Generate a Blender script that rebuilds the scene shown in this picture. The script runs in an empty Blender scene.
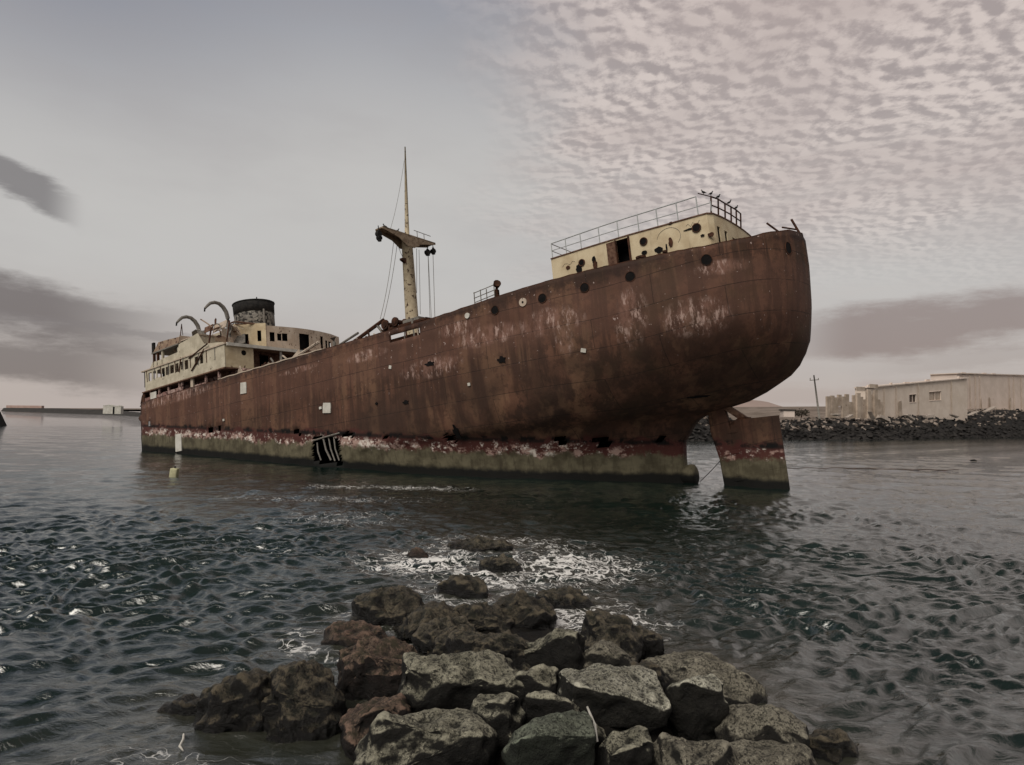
import bpy, bmesh, math, random
from mathutils import Vector, Matrix, noise
R=math.radians
random.seed(7)
scene=bpy.context.scene
col=scene.collection
# ------------------------------------------------------------------ helpers
def lerp_tab(t,x):
    if x<=t[0][0]: return t[0][1]
    for (a,b),(c,d) in zip(t,t[1:]):
        if x<=c: return b+(d-b)*(x-a)/(c-a)
    return t[-1][1]
def ss(a,b,x):
    t=min(1,max(0,(x-a)/(b-a))); return t*t*(3-2*t)
def fb(p,s=1.0,o=4,off=0.0):
    return noise.fractal(Vector((p[0]*s+off,p[1]*s+off*1.7,p[2]*s-off)),1.0,2.0,o)
def tag(o,label=None,cat=None,group=None,kind=None):
    if label: o['label']=label
    if cat: o['category']=cat
    if group: o['group']=group
    if kind: o['kind']=kind
    return o
def empty(name,loc=(0,0,0),rot=None):
    o=bpy.data.objects.new(name,None); col.objects.link(o); o.location=loc; o.empty_display_size=.3
    if rot is not None: o.rotation_euler=rot
    return o
def link(name,bm,mat,parent=None,smooth=False,loc=None):
    me=bpy.data.meshes.new(name); bm.normal_update(); bm.to_mesh(me); bm.free()
    if mat is not None: me.materials.append(mat)
    if smooth:
        for p in me.polygons: p.use_smooth=True
    o=bpy.data.objects.new(name,me); col.objects.link(o)
    if loc is not None: o.location=loc
    if parent: o.parent=parent
    return o
def solid(o,t,off=-1):
    m=o.modifiers.new('s','SOLIDIFY'); m.thickness=t; m.offset=off; return o
def bev(o,w,seg=2):
    m=o.modifiers.new('b','BEVEL'); m.width=w; m.segments=seg; m.limit_method='ANGLE'; return o
def box(bm,x0,x1,y0,y1,z0,z1,M=None):
    vs=[bm.verts.new((x,y,z)) for x in (x0,x1) for y in (y0,y1) for z in (z0,z1)]
    if M is not None:
        for v in vs: v.co=M@v.co
    for f in ((0,1,3,2),(4,6,7,5),(0,4,5,1),(2,3,7,6),(0,2,6,4),(1,5,7,3)): bm.faces.new([vs[i] for i in f])
    return vs
def quad(bm,a,b,c,d):
    bm.faces.new([bm.verts.new(p) for p in (a,b,c,d)])
def tube(bm,pts,rad,n=6,cap=True):
    pts=[Vector(p) for p in pts]
    if not hasattr(rad,'__len__'): rad=[rad]*len(pts)
    rings=[]
    for i,p in enumerate(pts):
        d=(pts[min(i+1,len(pts)-1)]-pts[max(i-1,0)]).normalized()
        u=d.cross(Vector((0,0,1)))
        if u.length<.05: u=d.cross(Vector((0,1,0)))
        u.normalize(); w=d.cross(u)
        rings.append([bm.verts.new(p+u*rad[i]*math.cos(2*math.pi*k/n)+w*rad[i]*math.sin(2*math.pi*k/n)) for k in range(n)])
    for a,b in zip(rings,rings[1:]):
        for k in range(n): bm.faces.new((a[k],a[(k+1)%n],b[(k+1)%n],b[k]))
    if cap:
        bm.faces.new(rings[0]); bm.faces.new(rings[-1][::-1])
def tubeo(name,pts,rad,mat,parent,n=6):
    bm=bmesh.new(); tube(bm,pts,rad,n); return link(name,bm,mat,parent,smooth=(n>6))
def prism(bm,poly,off):
    """poly: list of 3D points, off: vector"""
    a=[bm.verts.new(Vector(p)) for p in poly]; b=[bm.verts.new(Vector(p)+Vector(off)) for p in poly]
    n=len(a); bm.faces.new(a[::-1]); bm.faces.new(b)
    for k in range(n): bm.faces.new((a[k],a[(k+1)%n],b[(k+1)%n],b[k]))
def holed(bm,P,us,vs_,holes):
    """P(u,v)->3D ; grid split along opening edges; opening=(u0,u1,v0,v1)"""
    U=set(us);V=set(vs_)
    for h in holes: U|={h[0],h[1]}; V|={h[2],h[3]}
    U=sorted(U);V=sorted(V); cache={}
    def g(i,j):
        if (i,j) not in cache: cache[i,j]=bm.verts.new(P(U[i],V[j]))
        return cache[i,j]
    for i in range(len(U)-1):
        for j in range(len(V)-1):
            cu,cv=(U[i]+U[i+1])/2,(V[j]+V[j+1])/2
            if any(h[0]<cu<h[1] and h[2]<cv<h[3] for h in holes): continue
            bm.faces.new((g(i,j),g(i+1,j),g(i+1,j+1),g(i,j+1)))
def frange(a,b,n): return [a+(b-a)*i/n for i in range(n+1)]

# ------------------------------------------------------------------ node expression helper
class S:
    def __init__(s,nt,sock): s.nt=nt; s.k=sock
    def _m(s,op,*a,clamp=False):
        n=s.nt.nodes.new('ShaderNodeMath'); n.operation=op; n.use_clamp=clamp
        for i,v in enumerate((s,)+a):
            if isinstance(v,S): s.nt.links.new(v.k,n.inputs[i])
            else: n.inputs[i].default_value=v
        return S(s.nt,n.outputs[0])
    def __add__(s,o): return s._m('ADD',o)
    __radd__=__add__
    def __sub__(s,o): return s._m('SUBTRACT',o)
    def __rsub__(s,o): return (s*-1.0)+o
    def __mul__(s,o): return s._m('MULTIPLY',o)
    __rmul__=__mul__
    def __truediv__(s,o): return s._m('DIVIDE',o)
    def abs(s): return s._m('ABSOLUTE')
    def pow(s,o): return s._m('POWER',o)
    def max(s,o): return s._m('MAXIMUM',o)
    def min(s,o): return s._m('MINIMUM',o)
    def sqrt(s): return s._m('SQRT')
    def step(s,a,b,lo=0.0,hi=1.0):
        n=s.nt.nodes.new('ShaderNodeMapRange'); n.interpolation_type='SMOOTHSTEP'
        s.nt.links.new(s.k,n.inputs[0])
        if a>b: a,b,lo,hi=b,a,hi,lo
        for i,v in zip((1,2,3,4),(a,b,lo,hi)): n.inputs[i].default_value=v
        return S(s.nt,n.outputs[0])
def nd(nt,t,**k):
    n=nt.nodes.new(t)
    for a,b in k.items(): setattr(n,a,b)
    return n
def coords(nt,kind='Object'):
    return nd(nt,'ShaderNodeTexCoord').outputs[kind]
def xyz(nt,sock):
    n=nd(nt,'ShaderNodeSeparateXYZ'); nt.links.new(sock,n.inputs[0]); return [S(nt,o) for o in n.outputs]
def comb(nt,x,y,z):
    n=nd(nt,'ShaderNodeCombineXYZ')
    for i,v in enumerate((x,y,z)):
        if isinstance(v,S): nt.links.new(v.k,n.inputs[i])
        else: n.inputs[i].default_value=v
    return n.outputs[0]
def noi(nt,vec,scale,detail=4,rough=.55,dist=0.0,dim='3D'):
    n=nd(nt,'ShaderNodeTexNoise'); n.inputs['Scale'].default_value=scale; n.inputs['Detail'].default_value=detail
    n.inputs['Roughness'].default_value=rough; n.inputs['Distortion'].default_value=dist
    if vec is not None: nt.links.new(vec,n.inputs['Vector'])
    return S(nt,n.outputs['Fac'])
def mapping(nt,vec,scale=(1,1,1),loc=(0,0,0),rot=(0,0,0)):
    n=nd(nt,'ShaderNodeMapping'); nt.links.new(vec,n.inputs[0]); n.inputs['Scale'].default_value=scale
    n.inputs['Location'].default_value=loc; n.inputs['Rotation'].default_value=rot; return n.outputs[0]
def mix(nt,f,a,b):
    n=nd(nt,'ShaderNodeMix',data_type='RGBA')
    for s_,v in ((n.inputs[0],f),(n.inputs[6],a),(n.inputs[7],b)):
        if isinstance(v,S): nt.links.new(v.k,s_)
        elif hasattr(v,'is_linked'): nt.links.new(v,s_)
        elif isinstance(v,(tuple,list)): s_.default_value=(v[0],v[1],v[2],1)
        else: s_.default_value=v
    return n.outputs[2]
def newmat(name,rough=.8,spec=.3,metal=0.0):
    m=bpy.data.materials.new(name); m.use_nodes=True; nt=m.node_tree
    b=nt.nodes['Principled BSDF']; b.inputs['Roughness'].default_value=rough
    b.inputs['Specular IOR Level'].default_value=spec; b.inputs['Metallic'].default_value=metal
    return m,nt,b
def bump(nt,b,h,strength=.5,dist=.05):
    n=nd(nt,'ShaderNodeBump'); n.inputs['Strength'].default_value=strength; n.inputs['Distance'].default_value=dist
    nt.links.new(h.k,n.inputs['Height']); nt.links.new(n.outputs[0],b.inputs['Normal'])
def mottled(name,c1,c2,scale=2,rough=.85,c3=None,t3=.62,bs=.3,bd=.02,spec=.2,stretch=(1,1,1)):
    m,nt,b=newmat(name,rough,spec); v=mapping(nt,coords(nt),stretch)
    f=noi(nt,v,scale,6,.65).step(.35,.65); c=mix(nt,f,c1,c2)
    if c3 is not None:
        c=mix(nt,noi(nt,v,scale*2.3,6,.7).step(t3,t3+.07),c,c3)
    nt.links.new(c,b.inputs['Base Color']); bump(nt,b,noi(nt,v,scale*6,5,.7),bs,bd); return m

# ------------------------------------------------------------------ ship hull form (ship frame: x forward, y to port, z up)
TH=R(36.5); TR=R(8); ORG=Vector((13.6,42.6,-1.0))
XS=[(3.0,2.35),(4.1,2.2),(4.5,1.8),(5.0,1.5),(5.4,1.0),(5.6,.5),(5.7,0),(5.8,-.7),(6.1,-2.4),(6.5,-3.5),(6.9,-4.3),(7.3,-5.05),(7.8,-5.6),(8.5,-6.05),(9.2,-6.3),(11.5,-6.7),(14,-6.9),(16,-6.92)]
PT=[(0,0),(.08,.9),(.3,1.9),(.7,2.95),(1.3,3.95),(2.1,4.75),(2.9,5.35),(4.9,6.4),(6.9,7.1),(10,7.95),(13,8.45),(17,8.85),(21,9.05),(30,9.2),(70,9.25)]
PB=[(0,.35),(2.1,1.8),(4.7,3.67),(7.4,5.54),(10.5,6.84),(15.6,8.05),(23.7,9.1),(32,9.25),(70,9.25)]
def hb(x,z):
    u=x-lerp_tab(XS,z)
    if u<0: return 0
    z0_=2.6+2.6*(1-ss(2,9,x)); w=ss(z0_,10.5,z)**(1+.35*(1-ss(2,9,x))); b=(1-w)*lerp_tab(PB,u)+w*lerp_tab(PT,u)
    if z>5.6 and not (u>1.2 or w>.8): b*=(u/1.2)**.5*(1-w)+w
    if z<1.0: b*=.6+.4*max(z,0)
    return b
ZTOP=[(-6.9,15.6),(-6.3,15.25),(-5,14.8),(-3,14.6),(0,14.52),(5,14.42),(8,14.32),(11,14.15),(14,14.0),(16,13.95),(70,13.95)]
XEND=57.5

# ================================================================== materials
def make_hull_mat(name,band=True):
    m,nt,b=newmat(name,.78,.25)
    o=coords(nt); x,y,z=xyz(nt,o)
    geo=nd(nt,'ShaderNodeNewGeometry'); wx,wy,wz=xyz(nt,geo.outputs['Position'])
    n1=noi(nt,o,.35,6,.6); n2=noi(nt,o,1.6,8,.7); zs=z-x.step(4.0,-6.9)*.95
    streak=noi(nt,mapping(nt,o,(1.5,1.5,.09)),1.0,6,.65)
    streak2=noi(nt,mapping(nt,o,(.6,.6,.05),(5,2,1)),1.0,4,.6)
    c=mix(nt,n1.step(.35,.66),(.062,.032,.022),(.172,.084,.053))
    c=mix(nt,streak.step(.46,.56)*.80,c,(.036,.021,.015))
    c=mix(nt,streak2.step(.52,.62)*.65,c,(.24,.135,.080))
    c=mix(nt,n2.step(.50,.60)*.6,c,(.040,.022,.016))
    fine=noi(nt,o,9,8,.75); c=mix(nt,fine.step(.55,.75)*.45,c,(.20,.11,.075))
    # upper strake slightly redder and lighter
    c=mix(nt,(z.step(10.2,11.2)*z.step(14.0,13.2))*.40,c,(.17,.090,.066))
    # top edge dark weathering
    c=mix(nt,(z+x.step(4.0,-6.9)*-1.2+noi(nt,o,1.5,5,.7)*2.4).step(14.6,15.3)*.8,c,(.018,.012,.011))
    # strake seams
    br=nd(nt,'ShaderNodeTexBrick'); br.offset=.5
    vec=comb(nt,x,zs+ (noi(nt,o,.2,2)*.12)+.70,0.0); nt.links.new(vec,br.inputs['Vector'])
    br.inputs['Scale'].default_value=1; br.inputs['Mortar Size'].default_value=.022; br.inputs['Mortar Smooth'].default_value=.3
    br.inputs['Brick Width'].default_value=7.3; br.inputs['Row Height'].default_value=1.75
    br.inputs['Color1'].default_value=(0.42,.42,.42,1); br.inputs['Color2'].default_value=(.62,.62,.62,1); br.inputs['Mortar'].default_value=(0,0,0,1)
    brf=S(nt,br.outputs['Fac'])
    bc=xyz(nt,br.outputs['Color'])[0]
    c=mix(nt,bc.step(.3,.7)*.5*(brf*-1+1),c,(.10,.045,.03))
    c=mix(nt,brf*.65*noi(nt,o,.5,3).step(.25,.5),c,(.016,.010,.009))
    # pale flaking primer blotches in patches below the sheer
    def blob(cx,cz,rx,rz):
        return (((x-cx)/rx).pow(2.0)+((z-cz)/rz).pow(2.0)).step(1.0,.15)
    zone=blob(-2.0,10.7,2.0,1.3)
    for q in ((6.2,11.9,2.6,1.0),(5.4,10.6,.7,1.1),(1.6,10.4,.9,1.2),(10.8,11.9,3.2,.8),(-3.6,13.3,1.6,.5),(15.8,10.6,3.2,.8),(1.2,11.6,1.0,1.6),(13,12.8,2,.6),(22,12.6,2.5,.5),(50,13.5,8,.6),(30,12.9,3,.3)):
        zone=zone.max(blob(*q)*.9)
    flake=noi(nt,mapping(nt,o,(1.2,1.2,.5)),1.3,9,.72)
    c=mix(nt,(zone*flake.step(.42,.60))*.42,c,(.36,.20,.155))
    c=mix(nt,(zone*noi(nt,mapping(nt,o,(2.0,2.0,.7)),1.7,10,.74).step(.50,.62))*.9,c,(.52,.37,.32))
    # scattered chips
    c=mix(nt,noi(nt,o,4.2,4,.6).step(.68,.70)*z.step(7.5,11.0)*.9,c,(.45,.35,.32))
    # olive grime in the quarter
    c=mix(nt,(noi(nt,o,.28,5,.6).step(.38,.60)*z.step(11.2,8.0))*.6,c,(.036,.022,.016))
    c=mix(nt,(noi(nt,o,.5,4).step(.45,.7)*z.step(3,8)*x.step(14,-2))*.35,c,(.060,.044,.024))
    # ---- tide band
    jag=noi(nt,comb(nt,x,y,z*1.0),1.2,8,.7)
    lowf=noi(nt,o,.33,4,.6); w=wz+(jag-.5)*1.0+(lowf-.5)*1.7
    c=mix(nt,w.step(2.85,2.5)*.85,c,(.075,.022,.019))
    low2=noi(nt,mapping(nt,o,(1,1,1),(31,0,0)),.22,3,.5); spots=noi(nt,mapping(nt,o,(1,1,1.3)),1.3,9,.74)+(low2-.5)*.45
    c=mix(nt,(w.step(2.35,2.0)*w.step(1.2,1.6))*spots.step(.50,.57),c,(.40,.27,.23))
    c=mix(nt,((wz+(lowf-.5)*2.0).step(2.5,2.1)*(wz+(lowf-.5)*2.0).step(1.3,1.6))*(noi(nt,mapping(nt,o,(1,1,1.2),(9,0,0)),1.9,10,.78)+(low2-.5)*.30).step(.54,.59),c,(.72,.65,.58))
    g=mix(nt,noi(nt,o,1.1,6,.6).step(.35,.65),(.070,.060,.037),(.145,.128,.082))
    g=mix(nt,noi(nt,mapping(nt,o,(2.5,2.5,.3)),1.5,6,.6).step(.5,.7)*.5,g,(.03,.022,.014))
    c=mix(nt,(wz+(noi(nt,comb(nt,x,y,z*.8),1.7,8,.75)-.5)*1.3+(lowf-.5)*1.7).step(1.85,1.5),c,g)
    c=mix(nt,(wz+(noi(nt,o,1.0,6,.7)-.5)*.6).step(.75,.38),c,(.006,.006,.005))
    # painted shade line above the band, broken up like rusted-through holes
    shade_line=((wz-2.62).abs()).step(.35,.05)*noi(nt,comb(nt,x,y,z*.8),1.1,5,.6).step(.50,.58)
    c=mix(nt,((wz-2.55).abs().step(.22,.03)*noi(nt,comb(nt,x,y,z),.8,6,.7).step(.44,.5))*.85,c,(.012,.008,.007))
    c=mix(nt,shade_line*.95,c,(.003,.003,.003))
    nt.links.new(c,b.inputs['Base Color'])
    h=noi(nt,o,7,8,.7)*.35+noi(nt,o,.8,3)*1.2+noi(nt,mapping(nt,o,(1.4,1.4,.22)),1.1,3,.5)*1.1-brf*.35+flake*zone*.3
    bump(nt,b,h,.55,.06)
    return m
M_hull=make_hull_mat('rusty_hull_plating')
M_rust=mottled('rust',(.035,.018,.012),(.10,.042,.024),2.5,c3=(.02,.012,.01))
M_rustlite=mottled('rust_light',(.10,.05,.035),(.22,.13,.09),3,c3=(.05,.025,.018),t3=.58)
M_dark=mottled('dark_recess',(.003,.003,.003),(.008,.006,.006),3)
M_deck=mottled('rusted_deck',(.05,.025,.018),(.09,.05,.03),1.2)
def paint(name,base,base2,chip,chipamt=.60,low=None,seed=0,streakamt=.5):
    m,nt,b=newmat(name,.7,.3); o=coords(nt); x,y,z=xyz(nt,o); om=mapping(nt,o,(1,1,1),(seed,seed*2,0))
    c=mix(nt,noi(nt,om,1.1,5,.6).step(.35,.65),base,base2)
    st=noi(nt,mapping(nt,om,(2.2,2.2,.25)),1.4,6,.7)
    c=mix(nt,st.step(.55,.78)*streakamt,c,tuple(v*.45 for v in base2))
    ch=noi(nt,om,2.4,9,.72)
    if low is not None: ch=ch+z.step(low+.9,low-.1)*.16
    c=mix(nt,ch.step(chipamt,chipamt+.02),c,chip)
    c=mix(nt,noi(nt,om,.9,9,.8).step(.66,.69),c,tuple(v*.5 for v in chip))
    nt.links.new(c,b.inputs['Base Color']); bump(nt,b,ch*.5+noi(nt,om,.8,3),.4,.04); return m
M_cream=paint('old_cream_paint',(.70,.59,.40),(.56,.45,.29),(.10,.05,.03),.66,low=14.6)
M_creamL=paint('pale_yellow_paint',(.60,.54,.42),(.46,.41,.31),(.10,.06,.04),.63,seed=4)
M_creamP=paint('pinkish_cream_paint',(.56,.47,.38),(.44,.35,.27),(.09,.05,.035),.60,seed=9)
M_rustpaint=paint('brown_cream_paint',(.40,.30,.21),(.30,.20,.14),(.07,.035,.025),.55,seed=33)
M_pinkred=paint('faded_red_white_paint',(.42,.30,.26),(.24,.13,.11),(.06,.025,.02),.52,seed=13)
M_white=paint('dirty_white',(.66,.64,.58),(.52,.50,.44),(.2,.14,.1),.70,seed=17,streakamt=.2)
M_mast=paint('mast_paint',(.62,.53,.37),(.46,.38,.26),(.07,.04,.025),.56,seed=21)
M_rail=mottled('pale_grey_rail_paint',(.36,.38,.38),(.50,.52,.51),4)
M_mast2=mottled('rusted_mast_paint',(.22,.16,.11),(.36,.28,.20),2,c3=(.03,.018,.014),t3=.56)
M_steel=mottled('weathered_steel',(.16,.15,.135),(.26,.24,.21),4,c3=(.08,.04,.03))
M_funnel=paint('funnel_plating',(.26,.24,.205),(.13,.115,.10),(.02,.018,.015),.50,seed=3,streakamt=.9)
M_black=mottled('black_paint',(.012,.012,.012),(.03,.028,.026),3)
M_bird=mottled('dark_feather',(.012,.012,.012),(.03,.03,.028),20)

# ================================================================== the ship
ship=empty('shipwreck')
fX=Vector((-math.cos(TH),math.sin(TH),0)); fY=Vector((-math.sin(TH),-math.cos(TH),0)); fZ=Vector((0,0,1))
lX=fX*math.cos(TR)-fZ*math.sin(TR); lZ=fZ*math.cos(TR)+fX*math.sin(TR)
Mship=Matrix((( lX.x,fY.x,lZ.x,ORG.x),(lX.y,fY.y,lZ.y,ORG.y),(lX.z,fY.z,lZ.z,ORG.z),(0,0,0,1)))
ship.matrix_world=Mship
tag(ship,'large rusty brown broken shipwreck aground, with cream deckhouses, mast, funnel and exposed rudder','shipwreck')

# hull
ZL=[-1.5,-.8,-.3,0,.4,.8,1.2,1.6,2,2.4,2.8,3.2,3.6,4.1,4.5,4.8,5.1,5.4,5.6,5.7,5.8,5.95,6.1,6.3,6.5,6.7,6.9,7.1,7.3,7.55,7.8,8.15,8.5,8.9,9.3,9.8,10.3,10.8,11.3,11.8,12.3,12.8,13.2,13.6,14.1,14.6,15.1,15.45,15.8]
NC=230
PJ=[]
for j in range(NC+1):
    t=j/NC; PJ.append(t if False else (t*.55+.45*t*t*t if t>0 else 0))
bm=bmesh.new(); grid={}
def hullpt(j,z,side):
    xs=lerp_tab(XS,z); x=xs+(XEND-xs)*PJ[j]; 
    if j==NC:
        x+=.35*math.sin(z*5.1)+.25*math.sin(z*11.7+1)-(1.3 if z<11.4 else 0)+(.6 if 12<z<13.4 else 0)-.9*ss(11,12,z)
    y=hb(x,z); zz=z
    if z>12: zz=12+(z-12)*(lerp_tab(ZTOP,x)-12)/3.8
    d=.035*noise.noise(Vector((x*.55,z*.6,side*5)))+.02*noise.noise(Vector((x*1.6,z*1.4,9+side)))
    if j>3 and y>.8: y+=d*1.6
    if zz>13.7:   # battered top edge
        zz+=.05*noise.noise(Vector((x*2.3,side*3,1)))
    return Vector((x,y*side,zz))
for side in (1,-1):
    for i,z in enumerate(ZL):
        for j in range(NC+1): grid[side,i,j]=bm.verts.new(hullpt(j,z,side))
def gash(p):
    x,z=p.x,p.z
    # torn opening at the tide line amidships, and missing bulwark plates by the mast
    if p.y>0 and 25.5<x<29.0 and 5.1+ .0<z+ (x-27.2)*-.14<7.15:
        a=(x-27.2)/1.75; 
        if abs(a)<1-.12*abs(math.sin(z*7)): return True
    if p.y>0 and 16.6<x<19.6 and 13.0<z<13.5: return True
    return False
def smallhole(p):
    if p.y<=0: return False
    wz=(Mship@p).z
    return 2.35<wz<2.85 and noise.noise(Vector((p.x*.9,3,p.z*.8)))>.33 and p.x>3
for side in (1,-1):
    for i in range(len(ZL)-1):
        for j in range(NC):
            vs=[grid[side,i,j],grid[side,i,j+1],grid[side,i+1,j+1],grid[side,i+1,j]]
            cen=sum((v.co for v in vs),Vector())/4
            if gash(cen) or smallhole(cen): continue
            if side<0: vs=vs[::-1]
            bm.faces.new(vs)
for i in range(len(ZL)-1):   # close skeg / tip
    bm.faces.new((grid[-1,i,0],grid[1,i,0],grid[1,i+1,0],grid[-1,i+1,0]))
bmesh.ops.remove_doubles(bm,verts=bm.verts,dist=.002)
bmesh.ops.recalc_face_normals(bm,faces=bm.faces)
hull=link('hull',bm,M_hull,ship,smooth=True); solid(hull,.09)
# deck
bm=bmesh.new(); pv=None
for j in range(0,NC+1,3):
    p=hullpt(j,12.3,1); q=[bm.verts.new((p.x,p.y*s*.99,12.55 if p.x<57 else 12.55)) for s in (1,.5,0,-.5,-1)]
    if pv:
        for k in range(4): bm.faces.new((pv[k],pv[k+1],q[k+1],q[k]))
    pv=q
link('deck',bm,M_deck,ship)
# bulkhead behind the gash and the broken end, so the inside is closed
bm=bmesh.new()
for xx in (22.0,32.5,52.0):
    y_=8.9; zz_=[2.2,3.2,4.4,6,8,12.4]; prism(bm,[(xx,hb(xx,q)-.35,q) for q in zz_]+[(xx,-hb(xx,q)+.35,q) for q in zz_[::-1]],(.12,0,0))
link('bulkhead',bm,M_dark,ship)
# broken frames seen in the gash
for k,(a,b_,r_) in enumerate((((28.7,9.3,7.0),(25.4,9.35,7.25),.06),((28.2,9.28,6.8),(27.9,9.25,5.4),.06),((27.4,9.3,7.0),(26.7,9.25,5.3),.075),((26.9,9.2,7.1),(26.3,9.2,5.2),.06),((26.2,9.25,7.0),(25.8,9.2,5.2),.06))):
    tubeo('hull_frame',[a,((a[0]+b_[0])/2+.06,a[1]+.05,(a[2]+b_[2])/2),b_],r_,M_steel,ship)
bm=bmesh.new(); tube(bm,[(x,hb(x,13.8)+.05,14.05+.02*math.sin(x*3)) for x in frange(27,42,40)],.07,5); link('gunwale',bm,M_creamP,ship)
for k in range(26):   # bent brackets and loose gear standing along the forward well deck
    x=17.5+k*.92; y=7.2+1.2*math.sin(k*2.7); h=.35+.55*abs(math.sin(k*1.9))
    cr0=bmesh.new(); tube(cr0,[(x,y,13.2),(x+.15*math.sin(k),y,14.0+h*.6),(x+.5*math.sin(k*3.1),y,14.0+h)],.05+.03*(k%2),5); link('bent_bracket',cr0,[M_rust,M_steel,M_creamP][k%3],ship)
# rubbing strake line pieces (long seam flanges)
def seam(z0,xa,xb,r_=.035):
    bm=bmesh.new(); pts=[]
    n=60
    for i in range(n+1):
        x=xa+(xb-xa)*i/n; z=z0+.95*ss(4,-6.9,x); jd=.035*noise.noise(Vector((x*.55,z*.6,5)))+.02*noise.noise(Vector((x*1.6,z*1.4,10))); pts.append((x,hb(x,z)+.02+max(-.02,jd)*1.6,z))
    tube(bm,pts,r_,5); return link('rubbing_strake',bm,M_rust,ship)
seam(11.25,-6.7,56,.024); seam(7.55,-5.2,26,.02)
# top rail (gunwale) bar following the bulwark
for side in (1,-1):
    bm=bmesh.new(); pts=[hullpt(j,15.8,side)+Vector((0,-.02*side,.03)) for j in range(0,NC-2,2)]
    tube(bm,pts,.075,5); link('gunwale',bm,M_rust,ship)

# portholes
def surf_frame(x,z,side=1):
    y=hb(x,z); e=.15
    tx=Vector((2*e,hb(x+e,z)-hb(x-e,z),0)).normalized(); tz=Vector((0,hb(x,z+e)-hb(x,z-e),2*e)).normalized()
    n=tz.cross(tx); 
    if n.y<0: n=-n
    n.normalize(); tz=n.cross(tx).normalized()
    if tz.z<0: tz=-tz
    jd=.035*noise.noise(Vector((x*.55,z*.6,side*5)))+.02*noise.noise(Vector((x*1.6,z*1.4,9+side)))
    return Vector((x,y+max(0,jd)*1.6,z))+n*.085,tx,tz,n
def disc(bm,c,tx,tz,n,r0,r1,off,seg=20,rz=1.0,inner=0):
    """ring (inner>0) or disc"""
    ring=[bm.verts.new(c+n*off+tx*r0*math.cos(a)+tz*r0*rz*math.sin(a)) for a in [2*math.pi*k/seg for k in range(seg)]]
    base=[bm.verts.new(c-n*.05+tx*r0*math.cos(a)+tz*r0*rz*math.sin(a)) for a in [2*math.pi*k/seg for k in range(seg)]]
    for k in range(seg): bm.faces.new((ring[k],ring[(k+1)%seg],base[(k+1)%seg],base[k]))
    if inner:
        r2=[bm.verts.new(c+n*off+tx*inner*math.cos(a)+tz*inner*rz*math.sin(a)) for a in [2*math.pi*k/seg for k in range(seg)]]
        r3=[bm.verts.new(c-n*.05+tx*inner*math.cos(a)+tz*inner*rz*math.sin(a)) for a in [2*math.pi*k/seg for k in range(seg)]]
        for k in range(seg):
            bm.faces.new((ring[k],r2[k],r2[(k+1)%seg],ring[(k+1)%seg])); bm.faces.new((r2[k],r3[k],r3[(k+1)%seg],r2[(k+1)%seg]))
    else: bm.faces.new(ring)
def zfix(x,z):  # stretched sheer zone -> hull parameter
    return z
for (x,z,r_,rz) in ((10.01,13.40,.27,1),(6.56,13.42,.27,1),(3.8,13.5,.27,1),(1.11,13.6,.28,1),(-2.91,13.82,.30,1),(-6.45,14.3,.26,1.35)):
    c,tx,tz,n=surf_frame(x,z)
    bm=bmesh.new(); disc(bm,c,tx,tz,n,r_+.03,0,.05,20,rz,inner=r_); f=link('porthole',bm,M_rust,ship)
    bm=bmesh.new(); disc(bm,c,tx,tz,n,r_*.99,0,.035,20,rz); link('porthole_glass',bm,M_dark,f)
for (x,z,r_) in ((7.91,13.46,.27),):
    c,tx,tz,n=surf_frame(x,z)
    bm=bmesh.new(); disc(bm,c,tx,tz,n,.27,0,.085,18); f=link('porthole_cover',bm,M_creamP,ship)
    bm=bmesh.new(); disc(bm,c,tx,tz,n,.07,0,.105,10); link('bolt',bm,M_dark,f)
c,tx,tz,n=surf_frame(12.2,13.5); bm=bmesh.new(); disc(bm,c,tx,tz,n,.19,0,.085,14); link('porthole_cover',bm,M_white,ship)
# pale square plates fixed on the side
for (x,z,w,h,rot) in ((26.7,9.34,.46,.40,.12),(27.48,9.44,.14,.10,0),(37.86,12.61,.44,.50,.05),(49.22,9.0,.55,.85,.0),(41.2,10.2,.12,.10,0),(4.35,9.8,.16,.12,.3),(19.5,11.3,.12,.12,.3),(12.6,9.0,.10,.10,0)):
    c,tx,tz,n=surf_frame(x,z); ca,sa=math.cos(rot),math.sin(rot)
    a=tx*ca+tz*sa; b_=tz*ca-tx*sa
    bm=bmesh.new(); k_=[(-1,-1),(1,-1),(1.03,.2),(.94,1),(-.9,.96),(-1,.1)]
    prism(bm,[c+n*.02+a*(w*i)+b_*(h*j) for i,j in k_],n*.07); link('pale_plate',bm,M_white,ship)
# deep dents / dark overboard openings with stained lips
for (x,z,w,h) in ((9.9,10.15,.32,.20),(15.8,10.9,.45,.14),(18.3,8.6,.3,.13),(21.2,8.9,.14,.1),(14.4,6.1,.24,.5),(-.3,6.6,.7,.08)):
    c,tx,tz,n=surf_frame(x,z); bm=bmesh.new(); pts=[]
    for k in range(14):
        a=2*math.pi*k/14; rr=1+.28*math.sin(k*2.3)+.15*math.sin(k*5.1); pts.append(c+n*.015+tx*w*rr*math.cos(a)+tz*h*rr*math.sin(a))
    prism(bm,pts,n*.04); link('rusted_opening',bm,M_dark,ship)
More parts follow.
